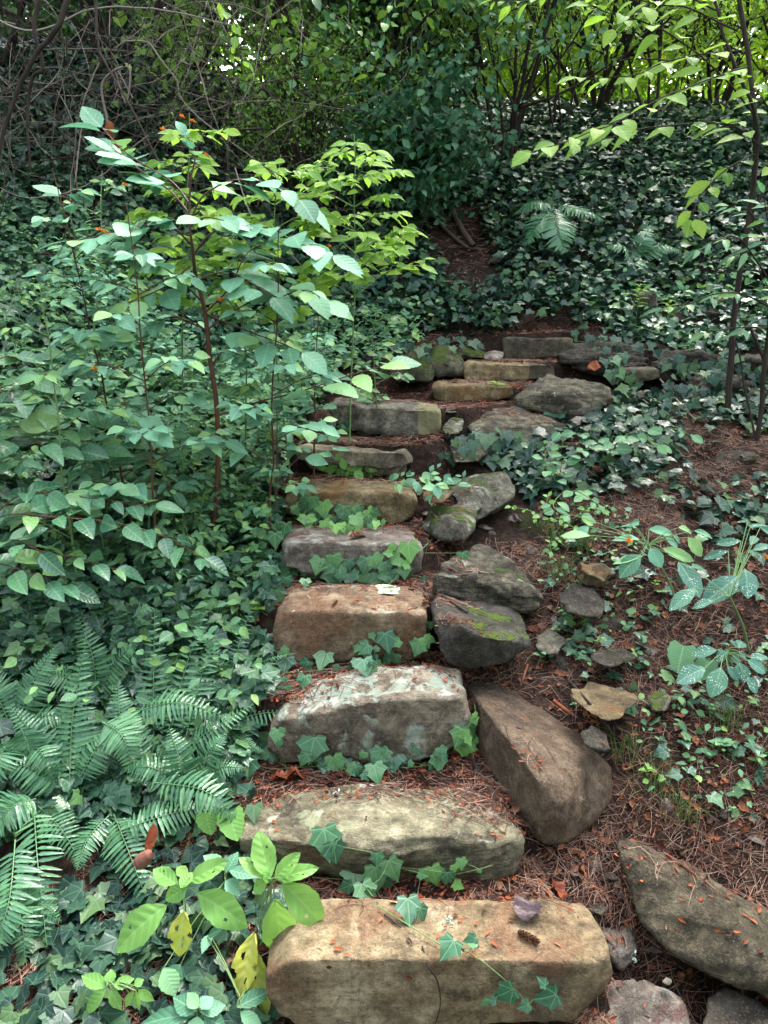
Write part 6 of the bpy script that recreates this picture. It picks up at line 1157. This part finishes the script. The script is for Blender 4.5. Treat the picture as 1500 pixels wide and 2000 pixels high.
# lichen tufts
for x, y, lb in [(1198, 1732, 'upper pale lichen tuft left of the olive slab'), (1205, 1752, 'lower pale lichen tuft left of the olive slab'), (875, 1803, 'pale lichen scrap behind the edge of the lowest step'), (655, 1550, 'pale lichen scrap on the sloping step'), (1245, 1468, 'pale lichen tuft on the right slope'), (1235, 1870, 'white lichen scrap on the dirt-smeared stone'), (588, 1322, 'pale lichen scrap on the litter of the lichened step')]:
    p, n = on(x, y, .003); L = Leaves(); k = 26; L.add(RHO, np.tile(p, (k, 1))+RN.normal(0, .006, (k, 3)), rnd_normal(k, 1.), rnd_normal(k, 1.), RN.uniform(.005, .011, k)); meta(L.build('lichen_tuft', M_LICHN), lb, 'lichen')
# bud scales one can count
def scaleset(label, group, spots, size=(.016, .024), n=(1, 1)):
    for x, y in spots: loose('bud_scale', label, 'bud scale', x, y, random.uniform(0, 360), random.uniform(*size), PETAL, M_SCALE, random.uniform(-.2, .4), group, lift=.004)
scaleset('small curled orange-red bud scale lying on the flat of the lowest step', 'bud scales on the lowest step', [(650, 1842), (661, 1856), (678, 1868), (800, 1840), (645, 1885), (800, 1905), (952, 1825), (965, 1846), (900, 1800), (888, 1792), (868, 1815), (1090, 1848), (925, 1870), (820, 1790), (855, 1830), (1000, 1800), (745, 1800), (930, 1808)])
scaleset('small red-brown bud scale on the dark olive slab', 'bud scales on the olive slab', [(1345, 1730), (1332, 1757), (1370, 1760), (1330, 1795), (1400, 1815), (1420, 1825), (1435, 1822), (1455, 1840), (1300, 1680), (1290, 1640), (1395, 1745), (1420, 1755), (1440, 1770), (1470, 1800), (1485, 1860), (1480, 1780), (1280, 1650), (1455, 1790), (1320, 1700), (1440, 1740)], (.018, .028))
scaleset('small red bud scale on the yellow-grey sloping step', 'bud scales on the sloping step', [(622, 1568), (535, 1608), (540, 1622), (725, 1556), (890, 1592), (715, 1600)], (.014, .022))
scaleset('small red bud scale on the brown boulder', 'bud scales on the brown boulder', [(1018, 1405), (1045, 1438), (1075, 1442), (1128, 1498), (1028, 1410)], (.012, .018))
scaleset('red bud scale in the litter on top of the lichened step', 'bud scales on the lichened step', [(560, 1345), (600, 1350), (640, 1352), (690, 1352), (810, 1330), (870, 1330), (885, 1340), (895, 1350), (830, 1342), (620, 1335), (580, 1340), (660, 1345)], (.016, .026))
scaleset('red bud scale on the orange-brown step', 'bud scales on the orange-brown step', [(600, 1170), (620, 1185), (690, 1180), (700, 1172), (740, 1188), (760, 1186), (780, 1188), (800, 1190), (810, 1188), (730, 1190), (640, 1165), (885, 1210), (880, 1218)], (.016, .028))
# ================================================================ light and render
SUN_EL, SUN_AZ = math.radians(52), math.radians(28)     # behind the wood, to the right
wd = bpy.data.worlds.new('World'); SC.world = wd; wd.use_nodes = True; wt = wd.node_tree
bgn = wt.nodes['Background']; sk = wt.nodes.new('ShaderNodeTexSky'); sk.sky_type = 'NISHITA'; sk.sun_disc = False
sk.sun_elevation = SUN_EL; sk.sun_rotation = SUN_AZ; sk.air_density = 1.; sk.dust_density = 4.; sk.ozone_density = 1.0
hs = wt.nodes.new('ShaderNodeHueSaturation'); hs.inputs['Saturation'].default_value = .45; wt.links.new(sk.outputs[0], hs.inputs['Color']); wt.links.new(hs.outputs[0], bgn.inputs[0]); bgn.inputs[1].default_value = .14
sn = bpy.data.lights.new('sun', 'SUN'); sn.energy = SUN_E; sn.angle = math.radians(26); sn.color = (1, .96, .88)
so = bpy.data.objects.new('sun', sn); COL.objects.link(so)
D = Vector((math.sin(SUN_AZ)*math.cos(SUN_EL), math.cos(SUN_AZ)*math.cos(SUN_EL), math.sin(SUN_EL)))
so.rotation_euler = D.to_track_quat('Z', 'Y').to_euler(); so.location = (5, 10, 20)
SC.view_settings.view_transform = 'Standard'; SC.view_settings.look = 'None'; SC.view_settings.exposure = EXPO; SC.view_settings.gamma = 1
SC.render.engine = 'CYCLES'; cy = SC.cycles
cy.max_bounces = 7; cy.diffuse_bounces = 3; cy.glossy_bounces = 3; cy.transmission_bounces = 4; cy.transparent_max_bounces = 4
cy.use_denoising = True; cy.denoiser = 'OPENIMAGEDENOISE'; cy.sample_clamp_indirect = 6; cy.caustics_reflective = False; cy.caustics_refractive = False
